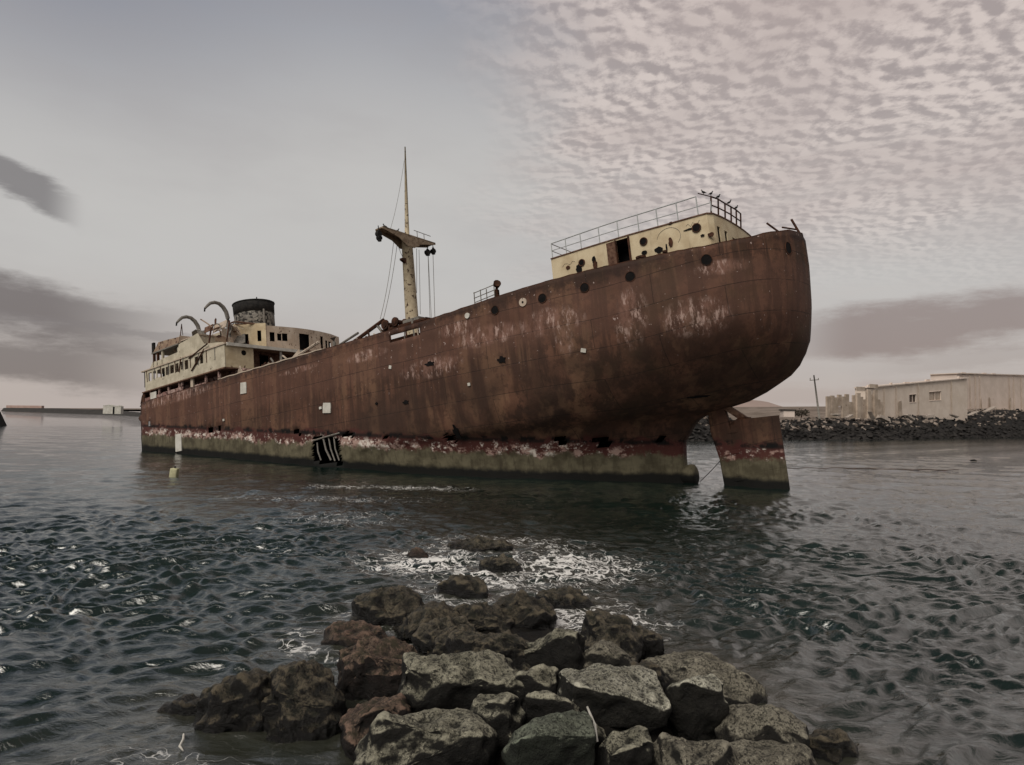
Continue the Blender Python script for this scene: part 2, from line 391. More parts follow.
# stern frame : rudder post, boss, stock
bm=bmesh.new()
prism(bm,[(.25,-.28,5.95),(.25,-.28,4.4),(-.1,-.28,2.6),(-.25,-.28,-.8),(-1.12,-.28,-.8),(-1.12,-.28,2.0),(-1.12,-.28,4.3),(-.85,-.28,5.9)],(0,.56,0))
bev(link('rudder_post',bm,M_hull,ship),.12)
bm=bmesh.new()
n=24; rings=[]
for (xx,rr) in ((3.4,.35),(2.6,.62),(2.0,.72),(1.72,.70),(1.62,.55),(1.60,.25)):
    rings.append([bm.verts.new((xx,rr*.92*math.cos(2*math.pi*k/n),1.75+rr*math.sin(2*math.pi*k/n))) for k in range(n)])
for a,b_ in zip(rings,rings[1:]):
    for k in range(n): bm.faces.new((a[k],a[(k+1)%n],b_[(k+1)%n],b_[k]))
bm.faces.new(rings[-1]); link('propeller_boss',bm,M_hull,ship,smooth=True)
# arch fillet web above the aperture
bm=bmesh.new(); prism(bm,[(2.4,-.2,4.0),(1.92,-.2,4.1),(1.78,-.2,4.55),(1.45,-.2,5.0),(1.0,-.2,5.35),(.5,-.2,5.5),(.1,-.2,5.45),(.1,-.2,6.1),(3.0,-.2,6.1)],(0,.4,0))
link('arch_plate',bm,M_hull,ship)
# rudder
rud=None
bm=bmesh.new()
prof=[(-1.1,.24),(-1.4,.26),(-2.1,.30),(-3.0,.22),(-4.05,.05)]
def rx(x,z): return x
def ring(z,dx0=0,dx1=0):
    t=[(x+ (dx0*( -4.05-x)/(-2.95)*-0),y) for x,y in prof]
    return [bm.verts.new((x,y,z)) for x,y in prof]+[bm.verts.new((x,-y,z)) for x,y in reversed(prof)]
rz=[-1.2,.3,1.5,2.6,3.6,4.5,4.88]
rr=[ring(z) for z in rz]
for v in rr[-1][:]:
    v.co.z+= -.04*( -1.1-v.co.x)/(-2.95)*-1+.10
for a,b_ in zip(rr,rr[1:]):
    for k in range(len(a)): bm.faces.new((a[k],a[(k+1)%len(a)],b_[(k+1)%len(a)],b_[k]))
bm.faces.new(rr[-1]); bm.faces.new(rr[0][::-1])
bmesh.ops.recalc_face_normals(bm,faces=bm.faces)
rud=link('rudder',bm,M_hull,ship)
for z in (1.3,3.0,4.3):
    bm=bmesh.new(); box(bm,-1.5,-.85,-.3,.3,z-.13,z+.13); bev(link('pintle',bm,M_hull,rud),.03)
bm=bmesh.new(); prism(bm,[(-.55,-.2,5.95),(-1.05,-.2,6.0),(-2.35,-.2,4.9),(-1.95,-.2,4.75)],(0,.4,0)); link('rudder_stock',bm,M_rustlite,ship)
bm=bmesh.new(); prism(bm,[(-1.0,-.26,4.7),(-2.4,-.26,4.7),(-2.3,-.26,5.05),(-1.7,-.26,5.1)],(0,.52,0)); link('stock_flange',bm,M_rust,rud)

# ---- poop house
def ypoop(x):  # half width of poop house
    return 5.1
ph_pts=[(7.76,5.0),(5,5.0),(2,5.0),(-.5,5.0),(-2.4,5.0),(-3.0,4.95),(-3.25,4.6),(-3.42,3.6),(-3.52,2.4),(-3.58,1.2),(-3.6,0)]
outline=[(x,y) for x,y in ph_pts]+[(x,-y) for x,y in reversed(ph_pts[:-1])]
cum=[0]
for a,b_ in zip(outline,outline[1:]): cum.append(cum[-1]+math.dist(a,b_))
def Pw(u,v):
    for k in range(len(cum)-1):
        if u<=cum[k+1]+1e-9:
            t=(u-cum[k])/(cum[k+1]-cum[k]); x=outline[k][0]*(1-t)+outline[k+1][0]*t; y=outline[k][1]*(1-t)+outline[k+1][1]*t
            return Vector((x,y,v))
    return Vector((outline[-1][0],outline[-1][1],v))
bm=bmesh.new(); TOPZ=17.0; TOPA=16.8
def Pt(u,v):
    p=Pw(u,v); top=TOPZ+(TOPA-TOPZ)*ss(4,-3.6,p.x)
    p.z=12.6+(v-12.6)*(top-12.6)/(17.0-12.6); return p
holed(bm,Pt,cum+[.4,1.2,2,2.8],[12.6,13.5,14.5,15.2,16,16.6,17.0],[(4.85,5.7,12.8,16.9),(cum[6]+.25,cum[6]+.6,15.2,16.3),(cum[7]+.1,cum[7]+.5,15.0,16.2),(cum[8],cum[8]+.4,14.9,16.0)])
poop=link('poop_deckhouse',bm,M_cream,ship); solid(poop,.08)
bm=bmesh.new(); quad(bm,(7.76,4.98,12.6),(7.76,-5,12.6),(7.76,-5,16.98),(7.76,4.98,16.98)); solid(link('end_wall',bm,M_cream,poop),.08)
bm=bmesh.new(); tp=[Vector((x*1.01,y*1.01,TOPZ+(TOPA-TOPZ)*ss(4,-3.6,x)+.01)) for x,y in outline]; prism(bm,tp,(0,0,.07)); link('roof',bm,M_rustlite,poop)
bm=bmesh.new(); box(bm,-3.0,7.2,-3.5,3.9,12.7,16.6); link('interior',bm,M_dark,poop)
bm=bmesh.new(); box(bm,1.98,2.07,4.95,5.12,12.8,16.9); box(bm,2.9,2.98,4.95,5.12,12.8,16.9); link('door_frame',bm,M_rust,poop)
bm=bmesh.new(); prism(bm,[(2.95,5.1,12.9),(3.3,5.5,12.9),(3.3,5.5,16.7),(2.95,5.1,16.85)],(0.05,.05,0)); link('door',bm,M_rustlite,poop)
def wall_port(x,z,r_,y=5.06,parent=None,mat=None):
    c=Vector((x,y,z)); bm=bmesh.new(); disc(bm,c,Vector((1,0,0)),Vector((0,0,1)),Vector((0,1,0)),r_+.06,0,.05,16,inner=r_); f=link('porthole',bm,M_rust,parent)
    bm=bmesh.new(); disc(bm,c,Vector((1,0,0)),Vector((0,0,1)),Vector((0,1,0)),r_,0,.03,16); link('porthole_glass',bm,M_dark,f)
wall_port(5.5,16.15,.18,parent=poop,y=5.02); wall_port(1.06,16.3,.2,parent=poop,y=5.02); wall_port(-2.31,16.15,.22,y=5.02,parent=poop)
def patch(parent,x,z,w,h,y=5.01,seed=0,mat=None,name='rusted_hole'):
    bm=bmesh.new(); pts=[]
    for k in range(16):
        a=2*math.pi*k/16; q=1+.35*noise.noise(Vector((k*.9+seed,seed,2))); pts.append((x+w*q*math.cos(a),y,z+h*q*math.sin(a)))
    prism(bm,pts,(0,.035,0)); link(name,bm,mat or M_rust,parent)
for k,(x,z,w,h) in enumerate(((6.57,16.1,.16,.13),(5.75,15.8,.22,.3),(4.6,16.1,.14,.22),(4.55,15.75,.16,.3),(1.1,15.6,.18,.14),(0.15,15.5,.25,.2),(-.65,15.75,.13,.3),(-.35,15.5,.05,.25),(-.8,16.9,.16,.08),(-3.1,15.5,.18,.14),(-2.6,15.6,.12,.07),(-1.9,16.2,.35,.05))):
    patch(poop,x,z,w,h,seed=k*3.3,mat=M_dark if k%3 else M_rust)
# faint hand-painted ring and scribbles (graffiti) on the side
tubeo('graffiti_line',[(-.55+.75*math.cos(a),5.01,16.05+.62*math.sin(a)) for a in frange(.2,3.9,24)],.012,M_steel,poop,4)
tubeo('graffiti_line',[(-1.7-.14*k,5.01,16.45+.12*math.sin(k*2.4)) for k in range(7)],.011,M_steel,poop,4)
tubeo('graffiti_line',[(6.0+.2*k,5.01,16.35+.10*math.sin(k*2.2)) for k in range(6)],.011,M_steel,poop,4)
# bollards & ventilators on the poop beside the house
for (x,y,h,r_) in ((5.3,6.1,1.75,.16),(.85,6.2,1.9,.20),(-.6,6.0,1.9,.10),(6.4,6.0,1.6,.12),(2.2,6.0,1.7,.14)):
    bm=bmesh.new(); tube(bm,[(x,y,12.6),(x,y,12.6+h+.4)],r_,10); tube(bm,[(x,y,12.6+h+.4),(x,y,12.6+h+.52)],r_*1.6,10); link('ventilator',bm,M_rust,ship)
# roof railing
rail=empty('roof_railing'); rail.parent=ship
def rzt(x): return TOPZ+(TOPA-TOPZ)*ss(4,-3.6,x)+.08
posts=[7.72,6.6,5.45,4.07,2.71,1.3,.04,-1.26,-2.5,-3.3]
def cr(name,pts,r_,parent,mat=None): return tubeo(name,pts,r_,mat or M_steel,parent)
for x in posts: cr('stanchion',[(x,4.95,rzt(x)),(x,4.95,rzt(x)+(1.03+.012*(7-x) if x>-3 else .62))],.036,rail,M_rail)
cr('rail_bar',[(x,4.95,rzt(x)+(1.03+.012*(7-x) if x>-3 else .62)) for x in posts[:9]],.036,rail,M_rail)
cr('rail_bar',[(x,4.95,rzt(x)+.52) for x in posts],.026,rail,M_rail)
cr('rail_bar',[(7.72,4.95,rzt(7)+1.0),(7.72,-2,rzt(7)+1.0)],.03,rail,M_rail); cr('rail_bar',[(7.72,4.95,rzt(7)+.5),(7.72,-2,rzt(7)+.5)],.026,rail,M_rail)
aft=[(-3.15,4.6),(-3.3,3.8),(-3.4,2.9),(-3.47,2.0),(-3.5,1.1),(-3.52,.3)]
for k,(x,y) in enumerate(aft): cr('stanchion',[(x,y,rzt(x)),(x-.12,y,rzt(x)+1.0)],.05,rail,M_rust)
cr('rail_bar',[(x-.12,y,rzt(x)+1.0+.03*math.sin(k*2)) for k,(x,y) in enumerate(aft)],.045,rail,M_rust)
cr('rail_bar',[(x-.06,y,rzt(x)+.5) for k,(x,y) in enumerate(aft)],.04,rail,M_rust)
cr('rail_bar',[(-3.27,4.6,rzt(-3)+1.0),(-2.8,5.4,rzt(-3)+1.12)],.03,rail,M_rust)
# fairlead spars at the taffrail
cr('fairlead_spar',[(-6.3,2.2,15.25),(-5.6,2.4,16.1)],.06,ship,M_rust)
cr('fairlead_spar',[(-6.88,.3,15.6),(-6.6,.6,16.5)],.07,ship,M_rust)
cr('fairlead_spar',[(-6.85,.9,15.7),(-6.3,1.9,15.75)],.05,ship,M_rust)
# small stage rail forward of the poop
srl=empty('stage_railing'); srl.parent=ship
for (x,h) in ((12.05,1.15),(11.5,1.2),(11.0,1.1),(10.35,1.25)): cr('stanchion',[(x,8.4,12.6),(x-.05,8.4,14.3+h*.75)],.035,srl)
for h in (.85,.5,.2): cr('rail_bar',[(12.05,8.4,14.25+h),(10.3,8.4,14.4+h)],.028,srl)
bm=bmesh.new(); tube(bm,[(10.25,8.2,12.6),(10.25,8.2,14.9),(10.2,8.25,15.2),(10.0,8.4,15.3)],[.14,.16,.24,.26],10); link('ventilator',bm,M_rust,ship,smooth=True)

# ---- mast
mast=empty('mast'); mast.parent=ship
MX=26.1
bm=bmesh.new(); tube(bm,[(MX,0,12.5),(MX-.1,0,18),(MX-.2,0,24.9)],[.60,.58,.48],16); link('lower_mast',bm,M_mast,mast,smooth=True)
bm=bmesh.new(); tube(bm,[(MX-.2,-.05,24.9),(MX-.25,-.1,26.2),(MX-.5,-.4,33.9)],[.24,.2,.055],10); link('topmast',bm,M_mast,mast,smooth=True)
ct=empty('crosstree'); ct.parent=mast
for s,L in ((1,3.3),(-1,3.3)):
    bm=bmesh.new()
    for dx in (-.5,.42):
        prism(bm,[(MX-.2+dx,0,24.1),(MX-.2+dx,.45*s,24.05),(MX-.2+dx,1.4*s,24.6),(MX-.2+dx,L*s,25.0),(MX-.2+dx,L*s,25.2),(MX-.2+dx,0,25.05)],(.08,0,0))
    box(bm,MX-.7,MX+.3,min(0,L*s),max(0,L*s),25.0 if False else 25.08,25.2)
    link('crosstree_arm',bm,M_mast2,ct)
for (y,z,r_) in ((3.5,24.55,.2),(3.45,24.2,.17),(-2.55,24.2,.2),(-3.35,24.5,.18)):
    bm=bmesh.new(); tube(bm,[(MX-.3,y,z+.75),(MX-.3,y,z+.3)],.04,5); tube(bm,[(MX-.45,y,z),(MX-.1,y,z)],r_*1.3,10); tube(bm,[(MX-.3,y,z+.35),(MX-.3,y,z-.3)],[r_*.5,r_],8); link('pulley_block',bm,M_black,mast)
for y0,y1 in ((-1.0,-1.2),(-1.9,-2.0)): cr('platform_rail',[(MX-.6,y0,25.2),(MX-.6,y0,25.8)],.03,ct)
cr('platform_rail',[(MX-.6,-.6,25.8),(MX-.6,-2.8,25.75)],.03,ct)
bm=bmesh.new(); prism(bm,[(MX-.4,.4,23.0),(MX-.4,1.0,22.9),(MX-.4,1.0,22.75),(MX-.4,.4,22.5)],(.3,0,0)); link('bracket',bm,M_rust,mast)
def wire(pts,r_=.022): cr('rigging_wire',pts,r_,mast,M_steel)
def sag(a,b_,s,n=10):
    return [Vector(a).lerp(Vector(b_),i/n)+Vector((0,0,-4*s*(i/n)*(1-i/n))) for i in range(n+1)]
wire(sag((MX,1.5,24.3),(MX,3.75,17.0),.5)); wire(sag((MX,1.1,24.1),(MX,3.4,17.0),.4)); wire(sag((MX,.9,24),(MX,.3,22.9),.1))
wire([(MX-.3,-2.6,24.3),(MX-.3,-2.1,17.0)],.025); wire([(MX-.3,-3.3,24.5),(MX-.3,-2.75,17.0)],.025); wire([(MX-.3,-2.6,23.9),(MX-.3,-2.3,17.0)],.02)
wire(sag((MX-.3,-1.4,24.2),(MX-.3,-.9,18.0),.2)); wire(sag((MX-.45,-.2,32.5),(MX,1.9,25.2),.5),.016); wire(sag((MX-.2,-1.2,24.3),(MX-.2,-.75,20.0),.1))
# mast house, winches and fallen derrick boom
bm=bmesh.new(); box(bm,22.5,28.5,-3.2,3.2,12.6,15.2); bev(link('mast_house',bm,M_rust,ship),.1)
bm=bmesh.new(); box(bm,20.5,25.8,3.2,4.1,15.75,15.92); link('winch_platform',bm,M_rust,ship)
for x in (25.4,23.2,21.0):
    cr('platform_post',[(x,3.7,12.6),(x,3.7,15.8)],.07,ship,M_rust)
for (x,r_) in ((25.1,.42),(23.9,.38)):
    bm=bmesh.new(); tube(bm,[(x,3.0,16.25),(x,4.3,16.25)],r_*.55,12); tube(bm,[(x,3.05,16.25),(x,3.15,16.25)],r_,12); tube(bm,[(x,4.1,16.25),(x,4.25,16.25)],r_,12); link('winch',bm,M_rust,ship,smooth=False)
bm=bmesh.new(); box(bm,21.4,23.2,3.3,4.0,15.95,16.2); link('winch_bed',bm,M_steel,ship)
cr('derrick_boom',[(31.8,4.0,14.9),(25.4,4.0,16.75)],.16,ship,M_rust)
cr('derrick_boom',[(33.5,6,14.0),(26.4,6,15.6)],.1,ship,M_steel)
cr('derrick_boom',[(36,8.0,13.6),(29.2,7.8,15.2)],.12,ship,M_creamP)
for (x,z) in ((30.4,15.2),(28.6,15.8),(26.8,16.3)): cr('boom_strut',[(x,4.1,12.7),(x+.5,4.1,z)],.08,ship,M_rust)
cr('boom_strut',[(26.2,4,16.4),(25.2,4,15.2),(25.0,4,14)],.12,ship,M_steel)
bm=bmesh.new(); tube(bm,[(31.2,4.6,12.6),(31.2,4.6,15.9),(31.2,4.7,16.3)],[.13,.14,.28],8); link('ventilator',bm,M_steel,ship)
for k,(x,y,z,w,h,a) in enumerate(((33.2,7.4,14.3,1.1,.45,.5),(31.6,7.0,14.6,.8,.4,-.4),(34.6,8,13.9,.9,.4,.3),(28.6,7.3,14.0,.9,.3,-.5),(36.6,8.3,13.9,1.1,.5,.2),(38.2,8.5,13.9,.9,.5,-.3),(39.6,8.6,14.0,.9,.5,.5))):
    Mx=Matrix.Translation((x,y,z))@Matrix.Rotation(a,4,'Y')@Matrix.Rotation(.4*math.sin(k*3),4,'Z'); bm=bmesh.new(); box(bm,-w,w,-.04,.04,-h,h,Mx); link('torn_plate',bm,[M_creamP,M_rust,M_pinkred][k%3],ship)
# ripped section of upright plates standing by the superstructure
# ---- midship superstructure
sup=empty('midship_deckhouse'); sup.parent=ship
Y=9.15
# shelter deck recess: inner dark wall with doors, deck above, posts
bm=bmesh.new(); holed(bm,lambda u,v:Vector((u,7.6,v)),frange(41,57,8),[12.6,15.0],[(43,43.8,12.6,14.6),(47,48,12.6,14.6),(51,51.8,12.6,14.6)])
solid(link('inner_wall',bm,M_pinkred,sup),.08)
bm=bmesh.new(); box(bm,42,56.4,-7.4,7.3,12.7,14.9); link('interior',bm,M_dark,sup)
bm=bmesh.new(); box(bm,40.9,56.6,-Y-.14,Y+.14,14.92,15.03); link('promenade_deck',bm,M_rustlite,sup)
bm=bmesh.new(); box(bm,40.7,56.7,-Y-.16,Y+.16,17.13,17.25); link('boat_deck',bm,M_creamP,sup)
for x in (42.2,44.5,47.0,48.9,49.4,51.5,53.4,55.2,56.6): 
    bm=bmesh.new(); wd=.13 if x!=47 else .22; box(bm,x-wd,x+wd,8.95,9.1,13.5,14.93); link('deck_post',bm,M_pinkred if x!=47 else M_creamP,sup)
# low bulwark remains (pinkish) between posts
bm=bmesh.new()
for k,(a,b_,h) in enumerate(((48.6,52.6,14.42),(52.7,56.3,14.35),(44.6,46.4,14.2),(46.9,48.3,14.1))): box(bm,a,b_,9.08,9.13,13.7,h)
link('bulwark_remnant',bm,M_pinkred,sup)
bm=bmesh.new(); box(bm,53.8,55.0,9.14,9.2,13.85,14.72); link('pale_panel',bm,M_white,sup)
# promenade side wall with row of openings
holes=[]
rnd=random.Random(3)
for k,x in enumerate(frange(44.6,54.6,11)):
    if k in (2,): continue
    holes.append((x,x+rnd.uniform(.5,.78),15.95+.15*rnd.random(),16.86))
bm=bmesh.new(); holed(bm,lambda u,v:Vector((u,Y,v)),frange(40.9,56.0,15),[15.04,15.5,16.0,16.5,17.12],holes)
solid(link('promenade_side',bm,M_creamL,sup),.06)
bm=bmesh.new(); holed(bm,lambda u,v:Vector((u,-Y,v)),frange(40.9,56.0,15),[15.04,15.5,16.0,16.5,17.12],holes[::2])
solid(link('promenade_side',bm,M_creamL,sup),.06)
bm=bmesh.new(); box(bm,43.2,55,7.5,7.6,15.05,17.1); link('cabin_wall',bm,M_creamP,sup)
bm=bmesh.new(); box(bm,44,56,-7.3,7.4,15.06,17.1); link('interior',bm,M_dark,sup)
# posts hanging at fore end + diagonals
for x in (56.2,55.6): 
    bm=bmesh.new(); box(bm,x-.12,x+.12,9.0,9.15,15.5,17.1); link('deck_post',bm,M_black,sup)
for (a,b_) in (((46.6,9.3,15.6),(44.2,9.3,17.3)),((47.0,9.3,16.9),(43.6,9.3,17.7)),((48.6,9.25,17.3),(49.0,9.25,15.9))): cr('bent_rail',[a,b_],.07,sup,M_rust)
# aft verandah wall: solid wing at port with porthole, dark opening with posts
bm=bmesh.new(); holed(bm,lambda u,v:Vector((40.95,u,v)),[9.12,8.2,7.2,6.3],[15.04,16,17.12],[])
solid(link('aft_wing_wall',bm,M_cream,sup),.06)
c=Vector((40.92,7.3,16.5)); bm=bmesh.new(); disc(bm,c,Vector((0,1,0)),Vector((0,0,1)),Vector((-1,0,0)),.25,0,.04,14); link('porthole_glass',bm,M_dark,sup)
bm=bmesh.new(); holed(bm,lambda u,v:Vector((42.6,u,v)),frange(-9,9,12),[12.6,15,17.1],[(3.6,4.6,15.1,16.9),(1.2,2.3,15.1,16.9),(-2.2,-1.0,15.1,16.9),(-5,-4,15.1,16.9),(5.2,6.2,12.7,14.6),(2,3,12.7,14.6)])
solid(link('aft_bulkhead',bm,M_rustlite,sup),.06)
for y,r_,mt in ((3.25,.12,M_white),(-.5,.10,M_white),(-3.5,.10,M_rust),(-7,.1,M_rust)): cr('deck_post',[(41.0,y,14.9),(41.0,y,17.15)],r_,sup,mt)
bm=bmesh.new(); box(bm,40.92,41.05,-.75,-.25,15.9,16.1); link('lamp_bracket',bm,M_white,sup)
bm=bmesh.new(); box(bm,40.6,40.8,-9.1,9.1,17.0,17.3); link('deck_edge',bm,M_white,sup)
for k,(y,z,w,h,a) in enumerate(((5.0,14.7,.5,.9,.5),(4.2,14.5,.35,.9,-.4),(2.6,14.6,1.0,.15,.2),(5.8,14.3,.9,.2,.35))):
    Mx=Matrix.Translation((40.5,y,z))@Matrix.Rotation(a,4,'X'); bm=bmesh.new(); box(bm,-.03,.03,-w,w,-h,h,Mx); link('torn_plate',bm,[M_creamP,M_pinkred,M_white,M_rustlite][k],sup)
# upper house (boat deck) : aft curved wall with windows
ub=[(43.2,3.3),(42.8,2.0),(42.5,.3),(42.45,-1.2),(42.6,-2.8),(43.0,-4.6),(43.8,-6.4),(45.0,-7.4)]
uc=[0]
for a,b_ in zip(ub,ub[1:]): uc.append(uc[-1]+math.dist(a,b_))
def Pu(u,v):
    for k in range(len(uc)-1):
        if u<=uc[k+1]+1e-9:
            t=(u-uc[k])/(uc[k+1]-uc[k]); return Vector((ub[k][0]*(1-t)+ub[k+1][0]*t,ub[k][1]*(1-t)+ub[k+1][1]*t,v))
    return Vector((ub[-1][0],ub[-1][1],v))
T1=20.0
bm=bmesh.new(); holed(bm,Pu,uc,[17.26,18,18.6,T1],[(.35,.85,18.5,19.45),(1.1,1.55,18.6,19.35),(1.6,2.2,18.6,19.4),(3.5,4.75,17.7,19.55),(6.3,6.75,18.2,19.6),(7.1,7.45,18.4,19.25),(7.6,8.1,18.4,19.2)])
solid(link('upper_aft_wall',bm,M_creamP,sup),.07)
bm=bmesh.new(); rf=[(x,y) for x,y in ub]+[(50,-7.0),(52.5,-6.0),(52.5,5.6),(45.2,5.6)]
prism(bm,[(x,y,T1+.0) for x,y in rf],(0,0,.1)); link('upper_roof',bm,M_creamP,sup)
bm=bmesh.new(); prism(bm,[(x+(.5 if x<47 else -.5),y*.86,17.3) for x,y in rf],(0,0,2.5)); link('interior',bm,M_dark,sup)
bm=bmesh.new(); holed(bm,lambda u,v:Vector((43.2+2.0*u,3.3+2.3*u,v)),[0,.5,1],[17.26,18,T1+.35],[(.15,.27,18.5,19.6),(.55,.72,18.2,19.3)])
solid(link('corner_wall',bm,M_cream,sup),.07)
bm=bmesh.new(); holed(bm,lambda u,v:Vector((u,5.6,v)),frange(45.2,52.5,6),[17.26,18.3,T1],[(46.2,47.0,17.5,19.2),(49.0,49.5,18.2,19.1),(50.6,51.1,18.2,19.1)])
solid(link('upper_side_wall',bm,M_creamL,sup),.07)
# forward cream bulwark on the boat deck, stepping up to bridge wing
bm=bmesh.new(); prism(bm,[(55.2,9.1,17.26),(41.2,9.1,17.26),(41.4,9.1,17.45),(44.6,9.1,17.9),(45.7,9.1,19.15),(47.2,9.1,18.95),(49.2,9.1,18.75),(49.5,9.1,18.0),(53.6,9.1,17.85),(54.6,9.1,17.9)],(0,-.07,0))
link('boat_deck_bulwark',bm,M_creamL,sup)
bm=bmesh.new(); box(bm,45.6,50,6.5,9.0,19.0,19.1); link('upper_platform',bm,M_creamP,sup)
bm=bmesh.new(); box(bm,45.68,45.74,5.6,9.05,17.3,19.1); link('platform_wall',bm,M_creamL,sup)
bm=bmesh.new(); box(bm,44.3,44.36,5.5,7.4,17.3,19.6); link('platform_wall',bm,M_creamP,sup)
wing=empty('bridge_wing'); wing.parent=sup
bm=bmesh.new(); box(bm,49.2,54.6,5,9.2,18.72,18.84); link('wing_floor',bm,M_steel,wing)
bm=bmesh.new(); prism(bm,[(54.3,9.15,18.84),(49.2,9.15,18.84),(49.0,9.15,19.2),(49.0,9.15,19.45),(51.2,9.15,19.62),(53.2,9.15,19.72),(53.7,9.15,19.3)],(0,-.07,0)); link('wing_side',bm,M_rustpaint,wing)
bm=bmesh.new(); box(bm,49.0,49.06,5.6,9.1,18.84,19.6); link('wing_end',bm,M_creamP,wing)
for x in (54.4,53.6,52.6): 
    bm=bmesh.new(); box(bm,x-.12,x+.12,8.9,9.1,17.2,18.75); link('deck_post',bm,M_rust if x!=52.6 else M_creamL,wing)
bm=bmesh.new(); box(bm,54.2,54.6,8.95,9.15,18.84,19.9); link('wing_post',bm,M_black,wing)
bm=bmesh.new(); prism(bm,[(55.6,5.5,17.3),(49.1,5.5,17.3),(49.1,5.5,19.6),(54.5,5.5,19.6)],(0,-10,0)); link('bridge_front',bm,M_creamP,sup)
cr('antenna',[(49.9,8.6,19.4),(49.5,8.6,20.9)],.05,sup,M_rust); cr('antenna',[(49.9,8.3,19.9),(49.5,8.6,20.95)],.03,sup,M_rust)
# funnel
fun=empty('funnel'); fun.parent=sup
def ovring(bm,z,a,b_,cx,n=32): return [bm.verts.new((cx+a*math.cos(2*math.pi*k/n),b_*math.sin(2*math.pi*k/n),z)) for k in range(n)]
def ovwall(bm,zs,a,b_,cx,grow=1.0):
    rs=[ovring(bm,z,a*(1+grow*i),b_*(1+grow*i),cx+.06*(z-20)) for i,z in enumerate(zs)]
    for p,q in zip(rs,rs[1:]):
        for k in range(32): bm.faces.new((p[k],p[(k+1)%32],q[(k+1)%32],q[k]))
    return rs
bm=bmesh.new(); ovwall(bm,[19.9,21,22.2,23.2],2.35,1.95,50.0,.008); solid(link('funnel_casing',bm,M_funnel,fun,smooth=True),.06)
bm=bmesh.new(); rs=ovwall(bm,[23.15,23.8,24.35],2.43,2.03,50.0,.01); solid(link('funnel_top',bm,M_black,fun,smooth=True),.08)
bm=bmesh.new(); tube(bm,[(50.26+2.48*math.cos(a),2.07*math.sin(a),24.38) for a in frange(0,2*math.pi,32)],.07,6,cap=False); link('funnel_rim',bm,M_black,fun)
bm=bmesh.new(); tube(bm,[(47.7,.4,20),(47.75,.4,23.3)],.10,8); link('exhaust_pipe',bm,M_steel,fun)
for y in (-1.6,.9):
    bm=bmesh.new(); tube(bm,[(50.2+2.2*(1-(y/2.1)**2)**.5*-1,y,24.3),(50.2-2.2*(1-(y/2.1)**2)**.5,y,24.65)],.06,6); link('funnel_lug',bm,M_black,fun)
# collapsed boat gear, curved shells and pipes between davits and funnel
for k,(x,y,z,ln,h,a,b2,mt) in enumerate(((45.2,7.0,20.0,1.0,.5,.5,.2,0),(44.6,6.6,19.9,1.1,.06,-.35,.3,1),(44.0,6.2,19.4,.9,.5,-.6,-.2,0),(44.8,5.4,20.3,1.3,.05,-.25,.3,2),(43.9,5.8,18.5,.7,.6,.5,.5,1),(46.6,7.4,20.0,.8,.3,.2,.1,2),(48.3,7.2,19.8,.8,.35,-.2,.1,1))):
    Mx=Matrix.Translation((x,y,z))@Matrix.Rotation(b2,4,'Z')@Matrix.Rotation(a,4,'X')@Matrix.Rotation(a*.5,4,'Y'); bm=bmesh.new(); box(bm,-ln*.8,ln*.8,-.04,.04,-h,h,Mx); link('torn_plate',bm,[M_creamP,M_steel,M_rustlite][mt],sup)
bm=bmesh.new(); tube(bm,[(47+0.75*math.cos(a),8.3,19.1+.75*math.sin(a)) for a in frange(0,math.pi,14)],.07,6); tube(bm,[(45+0.9*math.cos(a),7.6,19.4+.7*math.sin(a)) for a in frange(0,math.pi,14)],.06,6); link('boat_frame',bm,M_steel,sup)
cr('bent_pipe',[(45.6,7.9,19.5),(44.3,6,20.4),(43.8,3.6,20.3),(43.6,2.2,19.9)],.09,sup,M_rustlite)
cr('bent_pipe',[(43.4,7.6,17.3),(43.5,7.2,19.3),(43.9,6.8,20.3)],.08,sup,M_rust)
cr('bent_pipe',[(44.6,8.7,17.3),(44.7,8.2,19.8)],.08,sup,M_rust)
# collapsed clutter on the boat deck and along the torn deck edge
rc=random.Random(77)
for k in range(46):
    if k<26: x,y,z=rc.uniform(42.2,47.5),rc.uniform(5.0,8.9),rc.uniform(17.4,20.0)
    elif k<36: x,y,z=rc.uniform(47.5,54),rc.uniform(7.6,9.0),rc.uniform(17.6,18.6)
    else: x,y,z=rc.uniform(39.5,41.2),rc.uniform(1.5,8.8),rc.uniform(13.9,15.6)
    mt=[M_creamP,M_steel,M_rustpaint,M_rust,M_creamL][k%5]
    if k%2:
        a_=Vector((x,y,z)); b2_=a_+Vector((rc.uniform(-1.3,1.3),rc.uniform(-.9,.9),rc.uniform(-.9,1.0))); mid=a_.lerp(b2_,.5)+Vector((0,0,rc.uniform(-.2,.3)))
        cr('bent_pipe',[a_,mid,b2_],rc.uniform(.03,.075),sup,mt)
    else:
        Mx=Matrix.Translation((x,y,z))@Matrix.Rotation(rc.uniform(-1,1),4,'X')@Matrix.Rotation(rc.uniform(-1,1),4,'Y')@Matrix.Rotation(rc.uniform(-1.5,1.5),4,'Z')
        bm=bmesh.new(); w_,h_=rc.uniform(.2,.7),rc.uniform(.12,.45); prism(bm,[Mx@Vector(p_) for p_ in ((-w_,0,-h_),(w_*.8,0,-h_*.9),(w_,0,h_*.3),(w_*.3,0,h_),(-w_*.9,0,h_*.6))],Mx.to_3x3()@Vector((0,.03,0))); link('torn_plate',bm,mt,sup)
# hanging stanchions between promenade and boat deck
for k,x in enumerate(frange(42.5,55.5,9)): cr('stanchion',[(x,9.22,15.95),(x+.12*math.sin(k*3),9.24,17.15)],.045,sup,M_rust if k%2 else M_steel)
